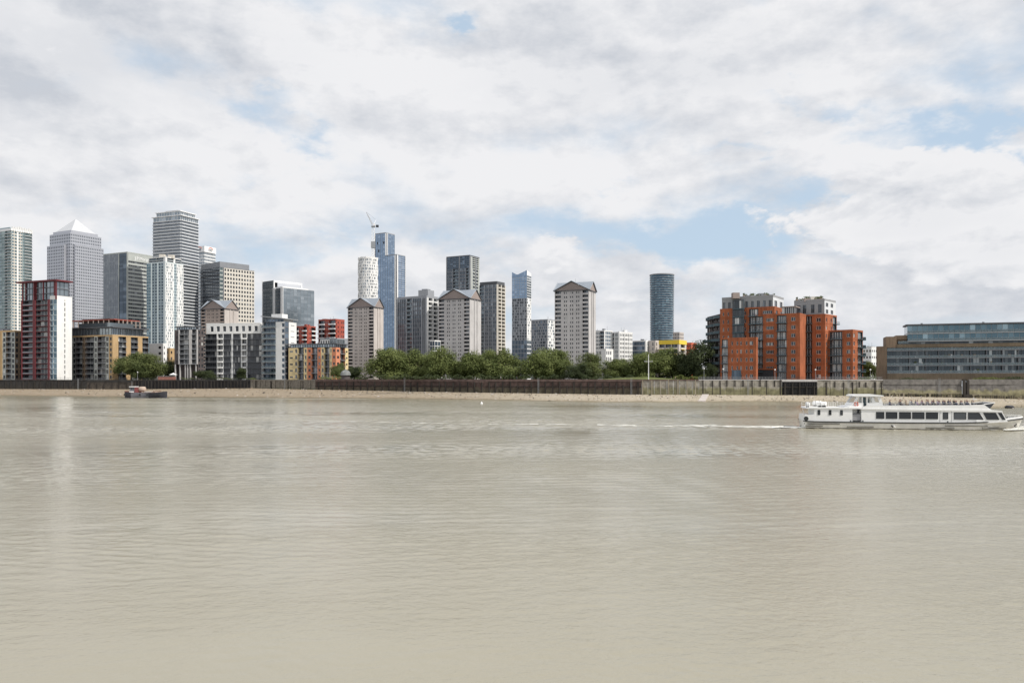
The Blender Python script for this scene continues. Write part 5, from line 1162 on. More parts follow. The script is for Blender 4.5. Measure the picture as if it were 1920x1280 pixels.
# brick base and left end
F.box(B.mb('base_wall'),0,W,G-.2,zb,-10,.6,'brick_umber')
m = B.mb('end_wall'); q0 = Vector((X(1643,354),354)); Fe = Frame(q0,A); Fe.box(m,0,Fe.w-.02,G-.2,Z(649,352),-12,.3,'brick_brown')
F.box(m,-.4,us(1681),zf,Z(631,352),-12,.1,'brick_brown'); F.box(m,us(1681)+.02,us(1703),zf+3.6,Z(628.5,352),-12,-2.5,'brick_brown')
F.box(m,us(1681)+.05,us(1703)+3,zf+1.6,zf+3.7,-12,-3.2,'brick_brown')
parts = [1663,1705,1736,1760,1790,1820,1850,1880,1910,1945,1990,2040,2110]
O = dict(depth=1.6)
for f in range(4):
    v = zb+f*fh; top = min(v+fh, zf)
    for a, b in zip(parts, parts[1:]):
        u0, u1 = us(a), us(b); n = max(3, int((u1-u0)/1.15))
        m = B.new('window')
        for j in range(n):
            ua = u0+(u1-u0)*j/n; ub = u0+(u1-u0)*(j+1)/n; F.quad(m,ua+.04,ub-.04,v+.2,top-.05,-1.6,'glass_terrace'); F.box(m,ub-.05,ub+.05,v+.2,top-.05,-1.65,-1.5,'metal_dark')
        rl = MB(); m = B.new('balcony',[('railing',rl)]); F.box(m,u0+.02,u1-.02,v-.02,v+.22,-1.9,.35,'cladding_mid')
        n = max(2, int((u1-u0)/2.4))
        for j in range(n):
            ua = u0+(u1-u0)*j/n; ub = u0+(u1-u0)*(j+1)/n; F.box(rl,ua+.05,ub-.05,v+.25,v+1.3,.22,.26,'balustrade'); F.box(rl,ub-.04,ub+.04,v+.22,v+1.35,.2,.28,'cladding_mid')
        F.box(B.mb('party_walls'),u1-.12,u1+.12,v+.22,top-.02,-1.6,.0,'cladding_dark')
        # things standing on the balconies: chairs, planters, blinds
        for _ in range(random.randint(1, 4)):
            uc = random.uniform(u0+.8,u1-.8); w = random.uniform(.25,.6); F.box(B.new('planter'),uc-w,uc+w,v+.22,v+random.uniform(.7,1.9),-1.2,-.7,random.choice(['white_render','cladding_mid','brick_brown','leaf_green','metal_grey','timber_pale']))
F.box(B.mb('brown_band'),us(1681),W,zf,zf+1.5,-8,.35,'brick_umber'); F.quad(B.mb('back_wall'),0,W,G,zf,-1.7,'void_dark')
# set-back fourth floor, then two glazed floors
v0 = zf+1.7; v1 = Z(640,350); u0 = us(1684); n = 46
for i in range(n):
    ua = u0+(W-u0)*i/n; ub = u0+(W-u0)*(i+1)/n; F.quad(B.mb('windows'),ua+.04,ub-.04,v0-.5,v1,-2.4,'glass_terrace'); F.box(B.mb('mullions'),ub-.05,ub+.05,v0-.5,v1,-2.45,-2.3,'metal_dark')
for i in range(7):
    ua = u0+(us(1703)-u0)*i/7; F.box(B.mb('balustrades'),ua+.05,ua+(us(1703)-u0)/7-.05,v0,v0+1.2,.1,.14,'balustrade')
u0 = us(1702)
for k, (y0, y1, gl, d) in enumerate(((639.5,626.5,'glass_cyan',-.6),(625,611,'glass_cyan',-1.2))):
    va, vb = Z(y0,350), Z(y1,350); F.box(B.mb('floor_slabs'),u0-.1,W,va-.35,va,-12,.5-.6*k,'metal_grey')
    n = 40
    for i in range(n):
        ua = u0+(W-u0)*i/n; ub = u0+(W-u0)*(i+1)/n; m = B.new('window'); F.quad(m,ua+.05,ub-.05,va+.05,vb,d-.8,'glass_cyan'); F.box(m,ub-.05,ub+.05,va,vb,d-.85,d-.7,'metal_grey')
        F.box(B.mb('balustrades'),ua+.04,ub-.04,va,va+1.1,.3-.6*k,.34-.6*k,'balustrade')
    W_ = B.mb('upper_end_wall'); W_.poly([F.pt(u0,va,-12),F.pt(u0,va,d-.8),F.pt(u0,vb,d-.8),F.pt(u0,vb,-12)],'glass_steel')
vb = Z(609.5,350); F.box(B.mb('roof_slab'),u0-.6,W,vb-.25,vb+.35,-12.5,-.4,'roof_dark')
for px in (1731,1848): uu = us(px); F.box(B.new('roof_vent'),uu-.4,uu+.4,vb+.35,vb+1.0,-5,-4.2,'metal_grey')
B.finish()
# ------------------------------------------------------------------ trees and shrubs
def crown_mesh(seed, leaf, clumps=34, per=95, size=.42, flat=.85):
    """unit crown (radius 1, height about 1.3): leaf clumps scattered through an uneven volume"""
    rg = random.Random(seed); mb = MB(); cs = []
    lobes = [(rg.uniform(-.45,.45), rg.uniform(-.45,.45), rg.uniform(-.25,.38), rg.uniform(.42,.66)) for _ in range(6)]+[(0,0,0,.62)]
    while len(cs) < clumps:
        lx, ly, lz, lr = rg.choice(lobes); v = Vector((rg.gauss(0,1),rg.gauss(0,1),rg.gauss(0,1))).normalized()*lr*rg.uniform(.45,1.0)
        p = Vector((lx,ly,lz))+v
        if p.z > -.62: cs.append((p, rg.uniform(.18,.34)))
    for p, r in cs:
        tone = rg.uniform(-.5, .45)
        for _ in range(per):
            d = Vector((rg.gauss(0,1),rg.gauss(0,1),rg.gauss(0,1)*.75)).normalized()*r*rg.uniform(.55,1.12); c = p+d
            nrm = (d.normalized()+Vector((rg.uniform(-.7,.7),rg.uniform(-.7,.7),rg.uniform(-.2,.9)))).normalized()
            u = nrm.orthogonal().normalized(); a = rg.uniform(0,6.28); u = (Matrix.Rotation(a,3,nrm) @ u); w = nrm.cross(u); s = size*.1*rg.uniform(.6,1.3)
            mb.poly([c-u*s, c+w*s*.55, c+u*s*1.1, c-w*s*.6], leaf, min(1,max(0,.5+tone+rg.uniform(-.3,.3))))
    return mb, cs
PROTO = {}
def tree(px, D, ytop, wpx, leaf, label, name='tree', base=None, group='trees along the far bank', seed=None, trunk=.22, lift=.62):
    z0 = base if base is not None else G; H = Z(ytop,D)-z0; rad = wpx/FPX*D/2; x, y = X(px,D), D
    key = (leaf, (seed if seed is not None else int(px)) % 5)
    if key not in PROTO:
        mb, cs = crown_mesh(key[1]*7+len(leaf), leaf, 72, 210, .34); o = mb.build('crown'); PROTO[key] = (o.data, cs); bpy.data.objects.remove(o)
    me, cs = PROTO[key]
    root = thing(name, label, 'tree', (x,y,z0), group)
    cz = H*lift*.90; hz = (H-cz)/.86; rad *= 1.15
    c = bpy.data.objects.new('crown', me); COL.objects.link(c); c.parent = root; c.location = (0,0,cz); c.scale = (rad,rad*.9,hz); c.rotation_euler = (0,0,(px*1.7)%6.28)
    m = MB(); rg = random.Random(int(px)); t = H*.018+.12
    m.tube([(0,0,-.2),(rg.uniform(-.1,.1),0,H*.3),(rg.uniform(-.3,.3),0,cz)],[t*1.3,t,t*.6],'bark',7)
    for i in range(6):
        a = rg.uniform(0,6.28); p = (math.cos(a)*rad*.6,math.sin(a)*rad*.5,cz+hz*rg.uniform(-.3,.5)); m.tube([(0,0,H*rg.uniform(.22,.4)),(p[0]*.5,p[1]*.5,H*.5),p],[t*.6,t*.4,t*.15],'bark',5)
    o = m.build('trunk'); o.parent = root
    return root
GB = 'trees along the embankment'
# dark clump at left
tree(246,474,660,70,'leaf_green','large green tree left of its clump, in front of the yellow brick flats',seed=1,lift=.5,group=GB)
tree(286,470,662,74,'leaf_green','rounded green tree in the middle of the left clump above workboat',seed=2,lift=.5,group=GB)
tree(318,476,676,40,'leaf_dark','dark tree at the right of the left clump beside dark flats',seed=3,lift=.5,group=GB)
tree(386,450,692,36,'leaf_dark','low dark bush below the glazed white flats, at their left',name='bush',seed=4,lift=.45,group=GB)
tree(452,449,688,24,'leaf_dark','narrow dark bush below the right bay of the white flats',name='bush',seed=0,lift=.5,group=GB)
tree(634,425,680,30,'leaf_green','small tree left of the grey dome pavilion',seed=1,lift=.5,group=GB)
tree(664,412,684,34,'leaf_dark','dark shrub directly right of the grey dome pavilion',name='bush',seed=2,lift=.5,group=GB)
row = [(712,392,653,76,'leaf_olive','broad olive tree at the left end of the long tree row'),
       (770,398,657,74,'leaf_olive','olive tree below the ribbed grey tower'),
       (828,388,653,70,'leaf_olive','olive tree below left half of the pitched tower block in front of dark tower'),
       (884,386,658,62,'leaf_olive','olive tree below right corner of the pitched block in front of dark tower'),
       (940,384,656,72,'leaf_olive','olive tree below the slim tower with cream side'),
       (1003,380,654,74,'leaf_olive','olive tree below the speckled block'),
       (1057,384,656,56,'leaf_olive','olive tree at the foot of the lone pitched tower block'),
       (1112,376,662,48,'leaf_green','conical darker tree right of the lone tower block'),
       (1086,372,686,44,'leaf_dark','low dark tree in front of the lone tower block'),
       (1150,380,676,56,'leaf_olive','low olive tree below the white flats'),
       (1192,376,662,64,'leaf_olive','olive tree left of the white flag mast'),
       (1236,380,655,80,'leaf_olive','tallest olive tree behind the white flag mast'),
       (1274,386,660,50,'leaf_green','dark green tree right of the flag mast'),
       (1303,372,645,66,'leaf_dark','tall dark tree beside the shaded end of the orange flats')]
for px, D, yt, w, leaf, lab in row: tree(px, D, yt-3, w*1.15, leaf, lab, lift=.5 if w > 50 else .48, group=GB)
for px, D, yt, w, leaf, lab in [(735,408,668,60,'leaf_green','darker tree behind the left end of tree row'),(800,405,670,60,'leaf_green','darker tree behind the row below the ribbed tower annex'),(858,402,672,60,'leaf_green','darker tree filling the gap below the grey pitched block'),
                           (912,402,672,60,'leaf_green','darker tree filling the gap below the slim tower'),(972,400,670,64,'leaf_green','darker tree filling the gap below the horned tower'),(1032,398,672,56,'leaf_green','darker tree filling the gap left of the lone block'),(1170,394,672,60,'leaf_green','darker tree behind the low olive tree')]:
    tree(px, D, yt, w*1.15, leaf, lab, lift=.46, group=GB)
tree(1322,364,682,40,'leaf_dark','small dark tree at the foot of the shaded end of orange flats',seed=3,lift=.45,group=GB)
tree(1630,372,676,34,'leaf_bright','bright green tree between the orange flats and the right terrace',seed=2,lift=.5,group=GB)
# shrubs and hedges
def hedge(px0, px1, D, h, leaf, label, dens=34, dep=2.2):
    rg = random.Random(int(px0*3+px1)); x0, x1 = X(px0,D), X(px1,D); mb = MB(); n = int((x1-x0)*dens)
    for i in range(n):
        x = rg.uniform(x0,x1); top = h*(.72+.28*math.sin(x*.9+px0)*math.sin(x*.37+1)); zz = top*math.sqrt(rg.random()); c = Vector((x,D+rg.uniform(-dep,dep)*(1-.4*zz/h),G+zz))
        nrm = Vector((rg.uniform(-1,1),rg.uniform(-1.4,.2),rg.uniform(-.2,1.2))).normalized(); u = nrm.orthogonal().normalized(); w = nrm.cross(u); s = rg.uniform(.18,.36)
        mb.poly([c-u*s,c+w*s*.6,c+u*s,c-w*s*.6],leaf)
    root = thing('hedge',label,'hedge',((x0+x1)/2,D,G)); sub(mb,'foliage',root)
    m = MB(); x = x0+.5
    while x < x1: m.tube([(x,D,G-.1),(x+.1,D,G+h*.5)],.06,'bark',4); x += 1.6
    sub(m,'stems',root,kind='stuff')
hedge(600,645,404,2.2,'leaf_green','green hedge left of the grey dome pavilion')
hedge(666,690,398,1.6,'leaf_green','short low hedge right of the grey dome pavilion')
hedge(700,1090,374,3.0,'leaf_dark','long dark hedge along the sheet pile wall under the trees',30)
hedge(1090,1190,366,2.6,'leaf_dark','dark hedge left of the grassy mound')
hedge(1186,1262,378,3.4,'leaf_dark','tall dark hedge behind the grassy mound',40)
hedge(1262,1322,360,2.6,'leaf_bright','light green hedge right of the grassy mound')
hedge(1606,1642,350,1.8,'leaf_green','low hedge at the right foot of the orange flats')
hedge(1690,1735,341,1.1,'leaf_dark','low dark hedge in front of the right terrace, near its left end')
hedge(1824,1882,336,1.5,'leaf_bright','light green hedge in front of the right terrace')
hedge(1888,1990,334,1.7,'leaf_dark','dark hedge at the right edge in front of the terrace')
hedge(340,480,452,1.5,'leaf_green','low planting along the promenade below the white flats',16)

# far-off tree tops that close the view between the buildings
rg = random.Random(21); mb = MB()
for i in range(5200):
    px = rg.uniform(520, 1700); D = rg.uniform(585, 598); h = 5.5+2.5*math.sin(px*.05)*math.sin(px*.013+1)+1.5*math.sin(px*.21); c = Vector((X(px,D),D,G+h*math.sqrt(rg.random())))
    nrm = Vector((rg.uniform(-1,1),rg.uniform(-1.4,.2),rg.uniform(-.2,1.2))).normalized(); u = nrm.orthogonal().normalized(); w = nrm.cross(u); s = rg.uniform(.4,.9); mb.poly([c-u*s,c+w*s*.6,c+u*s,c-w*s*.6],'leaf_green')
tag(mb.build('distant_trees'),'far-off belt of trees between the buildings','trees',kind='stuff')
# ------------------------------------------------------------------ river cruise boat
pbr('boat_white', (.84,.84,.83), .3, var=.05, scale=.4, fine=1.2)
pbr('boat_hull', (.79,.765,.71), .4, var=.09, scale=.5, streak=.15, fine=1.0)
pbr('boat_rubber', (.03,.033,.034), .6, var=.2)
pbr('boat_stripe', (.17,.165,.145), .6, var=.15)
pbr('boat_deck', (.30,.31,.32), .8, var=.1)
pbr('boat_boot', (.045,.035,.025), .7, var=.2)
pbr('life_ring', (.55,.10,.06), .6, var=.1)
pbr('door_grey', (.30,.30,.31), .6, var=.1)
glass('boat_glass', (.02,.024,.03), (.09,.10,.11), .1, .05, .4)
BD = 141.5                                   # distance of the near side
bx = lambda px: X(px, BD)
bz = lambda py: (806-py)/FPX*BD              # height above the water
BEAM = 7.0; Y0 = BD; Y1 = BD+BEAM; YM = BD+BEAM/2
BOAT = root = thing('cruise_boat','long white river cruise boat with open top deck, heading right','boat',((bx(1497)+bx(1917))/2,YM,0))
# hull by cross sections: (px, half beam, sheer y, keel depth)
secs = [(1499,.80,791.5),(1502,.93,792),(1520,1.0,792.5),(1600,1.0,793),(1700,1.0,793),(1780,1.0,792.5),(1820,.97,791.5),(1850,.84,790),(1875,.64,788.5),(1895,.40,786.5),(1908,.20,785.3),(1917,.03,784.5)]
mb = MB(); rings = []
for px, hb, sy in secs:
    x = bx(px); b = hb*BEAM/2; zs = bz(sy); fl = 1.0 if px < 1840 else max(.25, 1-(px-1840)/95.)
    low = x-(0 if px < 1860 else (px-1860)*.016)           # raked stem
    stern = .5 if px < 1500 else 0
    prof = [(b,zs,0),(b*(.985 if px < 1840 else .5+.45*fl),zs*.55,.45),(b*(.95*fl if px >= 1840 else .95),.12,.8),(b*(.80*fl),-.55,1),(0,-.8,1)]
    ring = [(x+(low-x)*k+stern*k, YM-w, z) for w, z, k in prof]+[(x+(low-x)*k+stern*k, YM+w, z) for w, z, k in reversed(prof[:-1])]
    rings.append(ring)
for a, b in zip(rings, rings[1:]):
    for k in range(len(a)-1):
        mat = 'boat_boot' if k in (2,3,4,5) and True else 'boat_hull'
        mb.poly([a[k],a[k+1],b[k+1],b[k]],mat)
mb.poly(rings[0],'boat_hull'); sub(mb,'hull',root)
mb = MB()
for a, b in zip(rings, rings[1:]): mb.poly([(a[0][0],a[0][1],a[0][2]-.03),(b[0][0],b[0][1],b[0][2]-.03),(b[-1][0],b[-1][1],b[-1][2]-.03),(a[-1][0],a[-1][1],a[-1][2]-.03)],'boat_deck')
sub(mb,'deck',root)
for s in (0,-1):
    mb = MB(); pts = [(r[s][0],r[s][1]+(-.06 if s == 0 else .06),r[s][2]-.05) for r in rings]; mb.tube(pts,.13,'boat_rubber',6); sub(mb,'rubbing_strake',root)
    mb = MB()
    for r0, r1 in zip(rings[6:], rings[7:]):
        a, b = r0[s], r1[s]; h0 = .35; h1 = .35; mb.poly([(a[0],a[1],a[2]+.05),(b[0],b[1],b[2]+.05),(b[0],b[1],b[2]+h1),(a[0],a[1],a[2]+h0)],'boat_white'); mb.poly([(a[0],a[1]+(.1 if s==0 else -.1),a[2]+h0),(a[0],a[1],a[2]+h0),(b[0],b[1],b[2]+h1),(b[0],b[1]+(.1 if s==0 else -.1),b[2]+h1)],'boat_white')
    sub(mb,'bulwark',root)
# fender bars along the side
for p0, p1, y in ((1500,1567,797),(1502,1535,801.2),(1581,1631,801.8),(1728,1780,802.3),(1763,1842,798),(1832,1880,802)):
    for side in (0, 1):
        mb = MB(); n = 6; prev = None
        for i in range(n):
            pa, pb = p0+(p1-p0)*i/n, p0+(p1-p0)*(i+1)/n
            def yy(px):
                hb = interp([(a,b) for a, b, c in secs], px); f = 1.0 if px < 1840 else .5+.45*max(.25,1-(px-1840)/95.)
                return (YM-hb*f*BEAM/2*.985-.10) if side == 0 else (YM+hb*f*BEAM/2*.985+.10)
            mb.tube([(bx(pa),yy(pa),bz(y)),(bx(pb),yy(pb),bz(y))],.10,'boat_stripe',5)
        sub(mb,'fender_bar',root)
def cabin_side(name, poly, y0, y1, mat='boat_white', parent=None):
    """a block with the given side outline (photo px), between the two sides of the boat"""
    mb = MB(); P = [(bx(px),bz(py)) for px, py in poly]; n = len(P)
    mb.poly([(x,y0,z) for x, z in P],mat); mb.poly([(x,y1,z) for x, z in reversed(P)],mat)
    for i in range(n):
        a, b = P[i], P[(i+1)%n]; mb.poly([(b[0],y0,b[1]),(a[0],y0,a[1]),(a[0],y1,a[1]),(b[0],y1,b[1])],mat)
    return sub(mb,name,parent or root)
yn, yf = Y0+.28, Y1-.28
def window(pts, name='window', fr=.09, glassm='boat_glass', y=None, both=True):
    for yy, s in ((yn if y is None else y, -1),(yf if y is None else None, 1)):
        if yy is None or (s == 1 and not both): continue
        mb = MB(); P = [(bx(px),bz(py)) for px, py in pts]; n = len(P)
        mb.poly([(x,yy+s*.02,z) for x, z in (P if s == -1 else P[::-1])],glassm)
        for i in range(n):
            a, b = P[i], P[(i+1)%n]; mb.tube([(a[0],yy+s*.02,a[1]),(b[0],yy+s*.02,b[1])],fr*.55,'boat_rubber',4)
        sub(mb,name,root)
# stern cabin, saloon
cabin_side('stern_cabin',[(1519,792.5),(1592,792.5),(1592,768.2),(1519,768.2)],yn,yf)
cabin_side('stern_bulwark',[(1500,792),(1519,792),(1519,780),(1501,780)],yn,yf)
cabin_side('lobby',[(1592,792.6),(1609,792.6),(1609,768.2),(1592,768.2)],yn+1.3,yf-1.3,'boat_white')
mb = MB(); mb.box((bx(1593),yn+1.0,bz(790)),(bx(1608),yn+1.2,bz(777)),'door_grey'); mb.box((bx(1592.5),yn+.2,bz(790)),(bx(1608),yn+.3,bz(778.5)),'door_grey'); sub(mb,'gangway_gate',root)
mb = MB(); mb.box((bx(1604),yn+1.15,bz(778)),(bx(1608),yn+1.28,bz(769.5)),'boat_glass'); sub(mb,'lobby_window',root)
cabin_side('saloon',[(1609,794.2),(1800,794),(1845,792.5),(1877,790),(1867,772),(1609,769)],yn,yf)
cabin_side('saloon_roof',[(1607,769.2),(1868,772.2),(1866,770),(1848,768.2),(1608,766.8)],yn-.14,yf+.14)
cabin_side('aft_deck_roof',[(1504,768.3),(1610,768.3),(1610,766.2),(1570,765.4),(1506,765.6)],yn-.16,yf+.16)
for px in (1528,1549.4,1571.2): window([(px-2.2,780),(px+2.2,780),(px+2.2,771),(px-2.2,771)])
for a, b in ((1637,1651.6),(1655.3,1676),(1680,1701),(1704.3,1726),(1729.5,1751),(1780.4,1802)): window([(a,786),(b,786),(b,774),(a,774)])
window([(1760.5,786),(1769.5,786),(1769.5,774),(1760.5,774)],'door_window')
window([(1806,786),(1833.2,786),(1825.6,774),(1806,774)]); window([(1839.5,786),(1861.6,786),(1855,774),(1833.2,774)]); window([(1867,786),(1872.4,786),(1865.6,774),(1859.5,774)])
for px in (1755,1776): 
    mb = MB(); mb.box((bx(px)-.03,yn-.03,bz(791)),(bx(px)+.03,yn,bz(770)),'metal_grey'); sub(mb,'door_seam',root)
mb = MB()                                          # raked front windows of the saloon
for i in range(4):
    ya = yn+.4+(yf-yn-.8)*i/4+.08; yb = yn+.4+(yf-yn-.8)*(i+1)/4-.08
    mb.poly([(bx(1876)-.15+.02,ya,bz(786)),(bx(1876)-.15+.02,yb,bz(786)),(bx(1868.6)+.05,yb,bz(774)),(bx(1868.6)+.05,ya,bz(774))],'boat_glass')
sub(mb,'front_window',root)
# top deck bulwark (open above), pointed windscreen
top = [(1611,767),(1848,768.4),(1845,766.5),(1834,758.6),(1800,760),(1650,761.3),(1620,761.6),(1613,763.5)]
for y in (yn-.02, yf-.16): cabin_side('deck_bulwark',top,y,y+.18)
mb = MB(); mb.box((bx(1611),yn+.16,bz(767.0)+.02),(bx(1846),yf-.16,bz(766.4)+.02),'boat_deck'); sub(mb,'top_deck',root)
mb = MB(); P = [(1834.5,758.4),(1856,755.2),(1845.4,766.2)]; a, b, c = [(bx(p),bz(q)) for p, q in P]
mb.poly([(a[0],yn,a[1]),(b[0],yn+.5,b[1]),(c[0],yn+.1,c[1])],'boat_glass'); mb.poly([(a[0],yf,a[1]),(c[0],yf-.1,c[1]),(b[0],yf-.5,b[1])],'boat_glass'); mb.poly([(b[0],yn+.5,b[1]),(b[0],yf-.5,b[1]),(c[0],yf-.1,c[1]),(c[0],yn+.1,c[1])],'boat_glass')
ws = sub(mb,'windscreen',root); mb = MB(); mb.tube([(a[0],yn,a[1]),(b[0],yn+.5,b[1]),(b[0],yf-.5,b[1]),(a[0],yf,a[1])],.06,'boat_white',5); sub(mb,'frame',ws)
# wheelhouse
wy0, wy1 = yn+.5, yf-.5
cabin_side('wheelhouse_skirt',[(1574,766.5),(1611,766.5),(1611,763),(1586,762.5)],wy0-.3,wy1+.3)
cabin_side('wheelhouse_lower',[(1588,766.3),(1614,766.3),(1614,756.8),(1594.5,756.8)],wy0,wy1)
cabin_side('wheelhouse_lower',[(1622,766),(1652,766),(1650,756.5),(1622,757)],wy0,wy1)
for poly in ([(1594.4,757),(1599.5,757),(1607,744),(1602.5,744)],[(1611,757),(1613.2,757),(1613.2,744),(1611,744)],[(1620,766),(1622.2,766),(1622.2,744),(1620,744)],[(1644.6,757),(1651,757),(1645.4,744),(1640,744)],[(1631,757),(1632.6,757),(1632.6,744),(1631,744)]):
    for y in (wy0, wy1-.12): cabin_side('wheelhouse_pillar',poly,y,y+.12)
cabin_side('wheelhouse_roof',[(1594,744.6),(1651,744.6),(1651.5,742.3),(1640,741.2),(1600,741.2),(1594.5,742.4)],wy0-.3,wy1+.3)
for poly in ([(1599.6,756.8),(1611,756.8),(1611,744.6),(1606.8,744.6)],[(1622.4,757),(1631,757),(1631,744.6),(1622.4,744.6)],[(1632.6,756.8),(1644.6,756.8),(1640,744.6),(1632.6,744.6)]):
    for y in (wy0+.06, wy1-.06):
        mb = MB(); mb.poly([(bx(p),y,bz(q)) for p, q in poly],'balustrade'); sub(mb,'wheelhouse_window',root)
mb = MB(); mb.box((bx(1614),wy0+.5,bz(766)),(bx(1620),wy0+.6,bz(746)),'metal_teal'); sub(mb,'wheelhouse_door',root)
# lifebuoy
mb = MB(); c = (bx(1600.4),wy0-.1,bz(759.2)); n = 20
for i in range(n):
    a0, a1 = 2*math.pi*i/n, 2*math.pi*(i+1)/n
    mb.tube([(c[0]+.33*math.cos(a0),c[1],c[2]+.33*math.sin(a0)),(c[0]+.33*math.cos(a1),c[1],c[2]+.33*math.sin(a1))],.10,'life_ring' if i % 5 else 'boat_white',6)
sub(mb,'lifebuoy',root)
# liferafts, rails, mast, anchor, bollard
def capsule(x0, x1, y, z, r, name):
    mb = MB(); mb.tube([(x0,y,z),(x0+r*.35,y,z),(x1-r*.35,y,z),(x1,y,z)],[r*.55,r,r,r*.55],'boat_white',12)
    for x in (x0+(x1-x0)*.3,x0+(x1-x0)*.7): mb.tube([(x-.05,y,z),(x+.05,y,z)],r*1.05,'metal_grey',12)
    mb.box((x0+.2,y-.3,z-r-.12),(x1-.2,y+.3,z-r*.7),'boat_rubber'); sub(mb,name,root,True)
capsule(bx(1526),bx(1545),yn+.9,bz(759.4),.42,'liferaft'); capsule(bx(1503.5),bx(1512),yn+.9,bz(760.6),.42,'liferaft')
capsule(bx(1526),bx(1545),yf-.9,bz(759.4),.42,'liferaft')
for y in (yn+.1, yf-.1):
    mb = MB(); pts = list(range(1506, 1592, 9))
    for px in pts: mb.tube([(bx(px),y,bz(766)),(bx(px),y,bz(766)+.85)],.025,'metal_white',4)
    for h in (.45,.85): mb.tube([(bx(1506),y,bz(766)+h),(bx(1590),y,bz(766)+h)],.02,'metal_white',4)
    sub(mb,'aft_railing',root)
for y in (yn+.08, yf-.08):
    mb = MB()
    for px in range(1656, 1832, 11): mb.tube([(bx(px),y,bz(761)),(bx(px),y,bz(761)+.35)],.018,'metal_white',4)
    mb.tube([(bx(1652),y,bz(761.2)+.35),(bx(1832),y,bz(759)+.32)],.018,'metal_white',4)
    sub(mb,'top_railing',root)
for s in (-1, 1):
    mb = MB()
    y = lambda t: YM+s*BEAM/2*interp([(a,b) for a, b, c in secs], t)*.95
    ps = [1880,1889,1898,1907,1914]
    for p in ps: mb.tube([(bx(p),y(p),bz(787)),(bx(p),y(p),bz(787)+.75)],.02,'metal_white',4)
    mb.tube([(bx(p),y(p),bz(787)+.75) for p in ps],.02,'metal_white',4)
    sub(mb,'bow_railing',root)
mb = MB(); mb.tube([(bx(1888),YM,bz(788)),(bx(1888),YM,bz(783.2))],.22,'boat_rubber',8); mb.tube([(bx(1886.4),YM,bz(783.6)),(bx(1889.6),YM,bz(783.6))],.14,'boat_rubber',8); sub(mb,'windlass',root)
mb = MB(); mb.tube([(bx(1899.5),YM-.75,bz(799)),(bx(1904),YM-.62,bz(795))],.09,'boat_rubber',5); mb.tube([(bx(1898.5),YM-.85,bz(797.5)),(bx(1899.5),YM-.8,bz(800)),(bx(1902),YM-.8,bz(800.5))],.07,'boat_rubber',5); sub(mb,'anchor',root)
mb = MB(); mb.tube([(bx(1828.5),YM,bz(766)),(bx(1828.5),YM,bz(746))],.05,'metal_white',5); mb.tube([(bx(1828.5)-.5,YM,bz(749)),(bx(1828.5)+.5,YM,bz(749))],.03,'metal_white',4); sub(mb,'signal_mast',root)
mb = MB(); mb.tube([(bx(1505),YM,bz(780)),(bx(1502),YM,bz(768))],.04,'metal_white',4); sub(mb,'ensign_staff',root)
mb = MB(); mb.tube([(bx(1503.3),yn+.1,bz(787.5)),(bx(1503.3),yn-.12,bz(787.5))],.42,'boat_rubber',12); sub(mb,'tyre_fender',root)
for px in (1589,1612,1769): mb = MB(); mb.tube([(bx(px),yn-.05,bz(792)),(bx(px),yn-.05,bz(789.6))],.1,'boat_rubber',6); sub(mb,'bollard',root)
m_ = MB(); m_.tube([(bx(1664.5),Y0-.05,bz(798.5)),(bx(1667),Y0-.08,bz(802.5))],.11,'boat_rubber',6); sub(m_,'side_fender',root)
m_ = MB(); m_.tube([(bx(1668),Y0-.05,bz(799)),(bx(1671.5),Y0-.08,bz(802.5))],.09,'boat_white',6); sub(m_,'side_fender',root)
# rows of benches on the top deck
zd = bz(766.3)
for i in range(16):
    x = bx(1664)+i*.98*1.0
    mb = MB()
    for ya, yb in ((yn+.5,YM-.45),(YM+.45,yf-.5)):
        mb.box((x-.2,ya,zd+.38),(x+.2,yb,zd+.44),'door_grey'); mb.box((x-.26,ya,zd+.44),(x-.2,yb,zd+.66),'door_grey')
        for y in (ya+.2, yb-.2): mb.box((x-.15,y-.03,zd),(x+.15,y+.03,zd+.38),'metal_grey')
    o = sub(mb,'bench',root)

# ------------------------------------------------------------------ people
SHIRTS = {}
for nm, c in (('navy',(.03,.04,.09)),('white',(.70,.69,.67)),('red',(.35,.06,.06)),('grey',(.22,.22,.24)),('black',(.025,.025,.03)),('mauve',(.28,.20,.30)),('tan',(.42,.32,.22)),('blue',(.12,.2,.36))):
    pbr('cloth_'+nm, c, .9, var=.1, scale=2)
pbr('skin', (.38,.25,.19), .6, var=.06); pbr('hair_dark', (.04,.03,.025), .7, var=.2); pbr('trousers', (.05,.055,.075), .9, var=.15)
def body_mesh(name, joints, edges, colour):
    """one continuous skinned figure; colour(centre) picks cloth, skin, trousers or hair by place"""
    me = bpy.data.meshes.new(name); me.from_pydata([j[0] for j in joints], edges, []); o = bpy.data.objects.new(name, me); COL.objects.link(o)
    md = o.modifiers.new('skin', 'SKIN'); sv = me.skin_vertices[0].data
    for i, (p, r) in enumerate(joints): sv[i].radius = (r, r)
    sv[0].use_root = True
    sb = o.modifiers.new('sub', 'SUBSURF'); sb.levels = 1
    bpy.context.view_layer.update(); dg = bpy.context.evaluated_depsgraph_get()
    res = bpy.data.meshes.new_from_object(o.evaluated_get(dg)); bpy.data.objects.remove(o)
    res.materials.clear()
    for mn in ('cloth_navy','skin','trousers','hair_dark'): res.materials.append(MATS[mn])
    for p in res.polygons: p.material_index = colour(p.center); p.use_smooth = True
    return res
def sit_colour(c):
    if c.z > 1.14: return 3 if (c.z > 1.29 or c.x < -.03) else 1
    if c.z > 1.06: return 1
    if c.z > .52 and c.x < .27: return 0
    if c.z > .58: return 1
    return 2
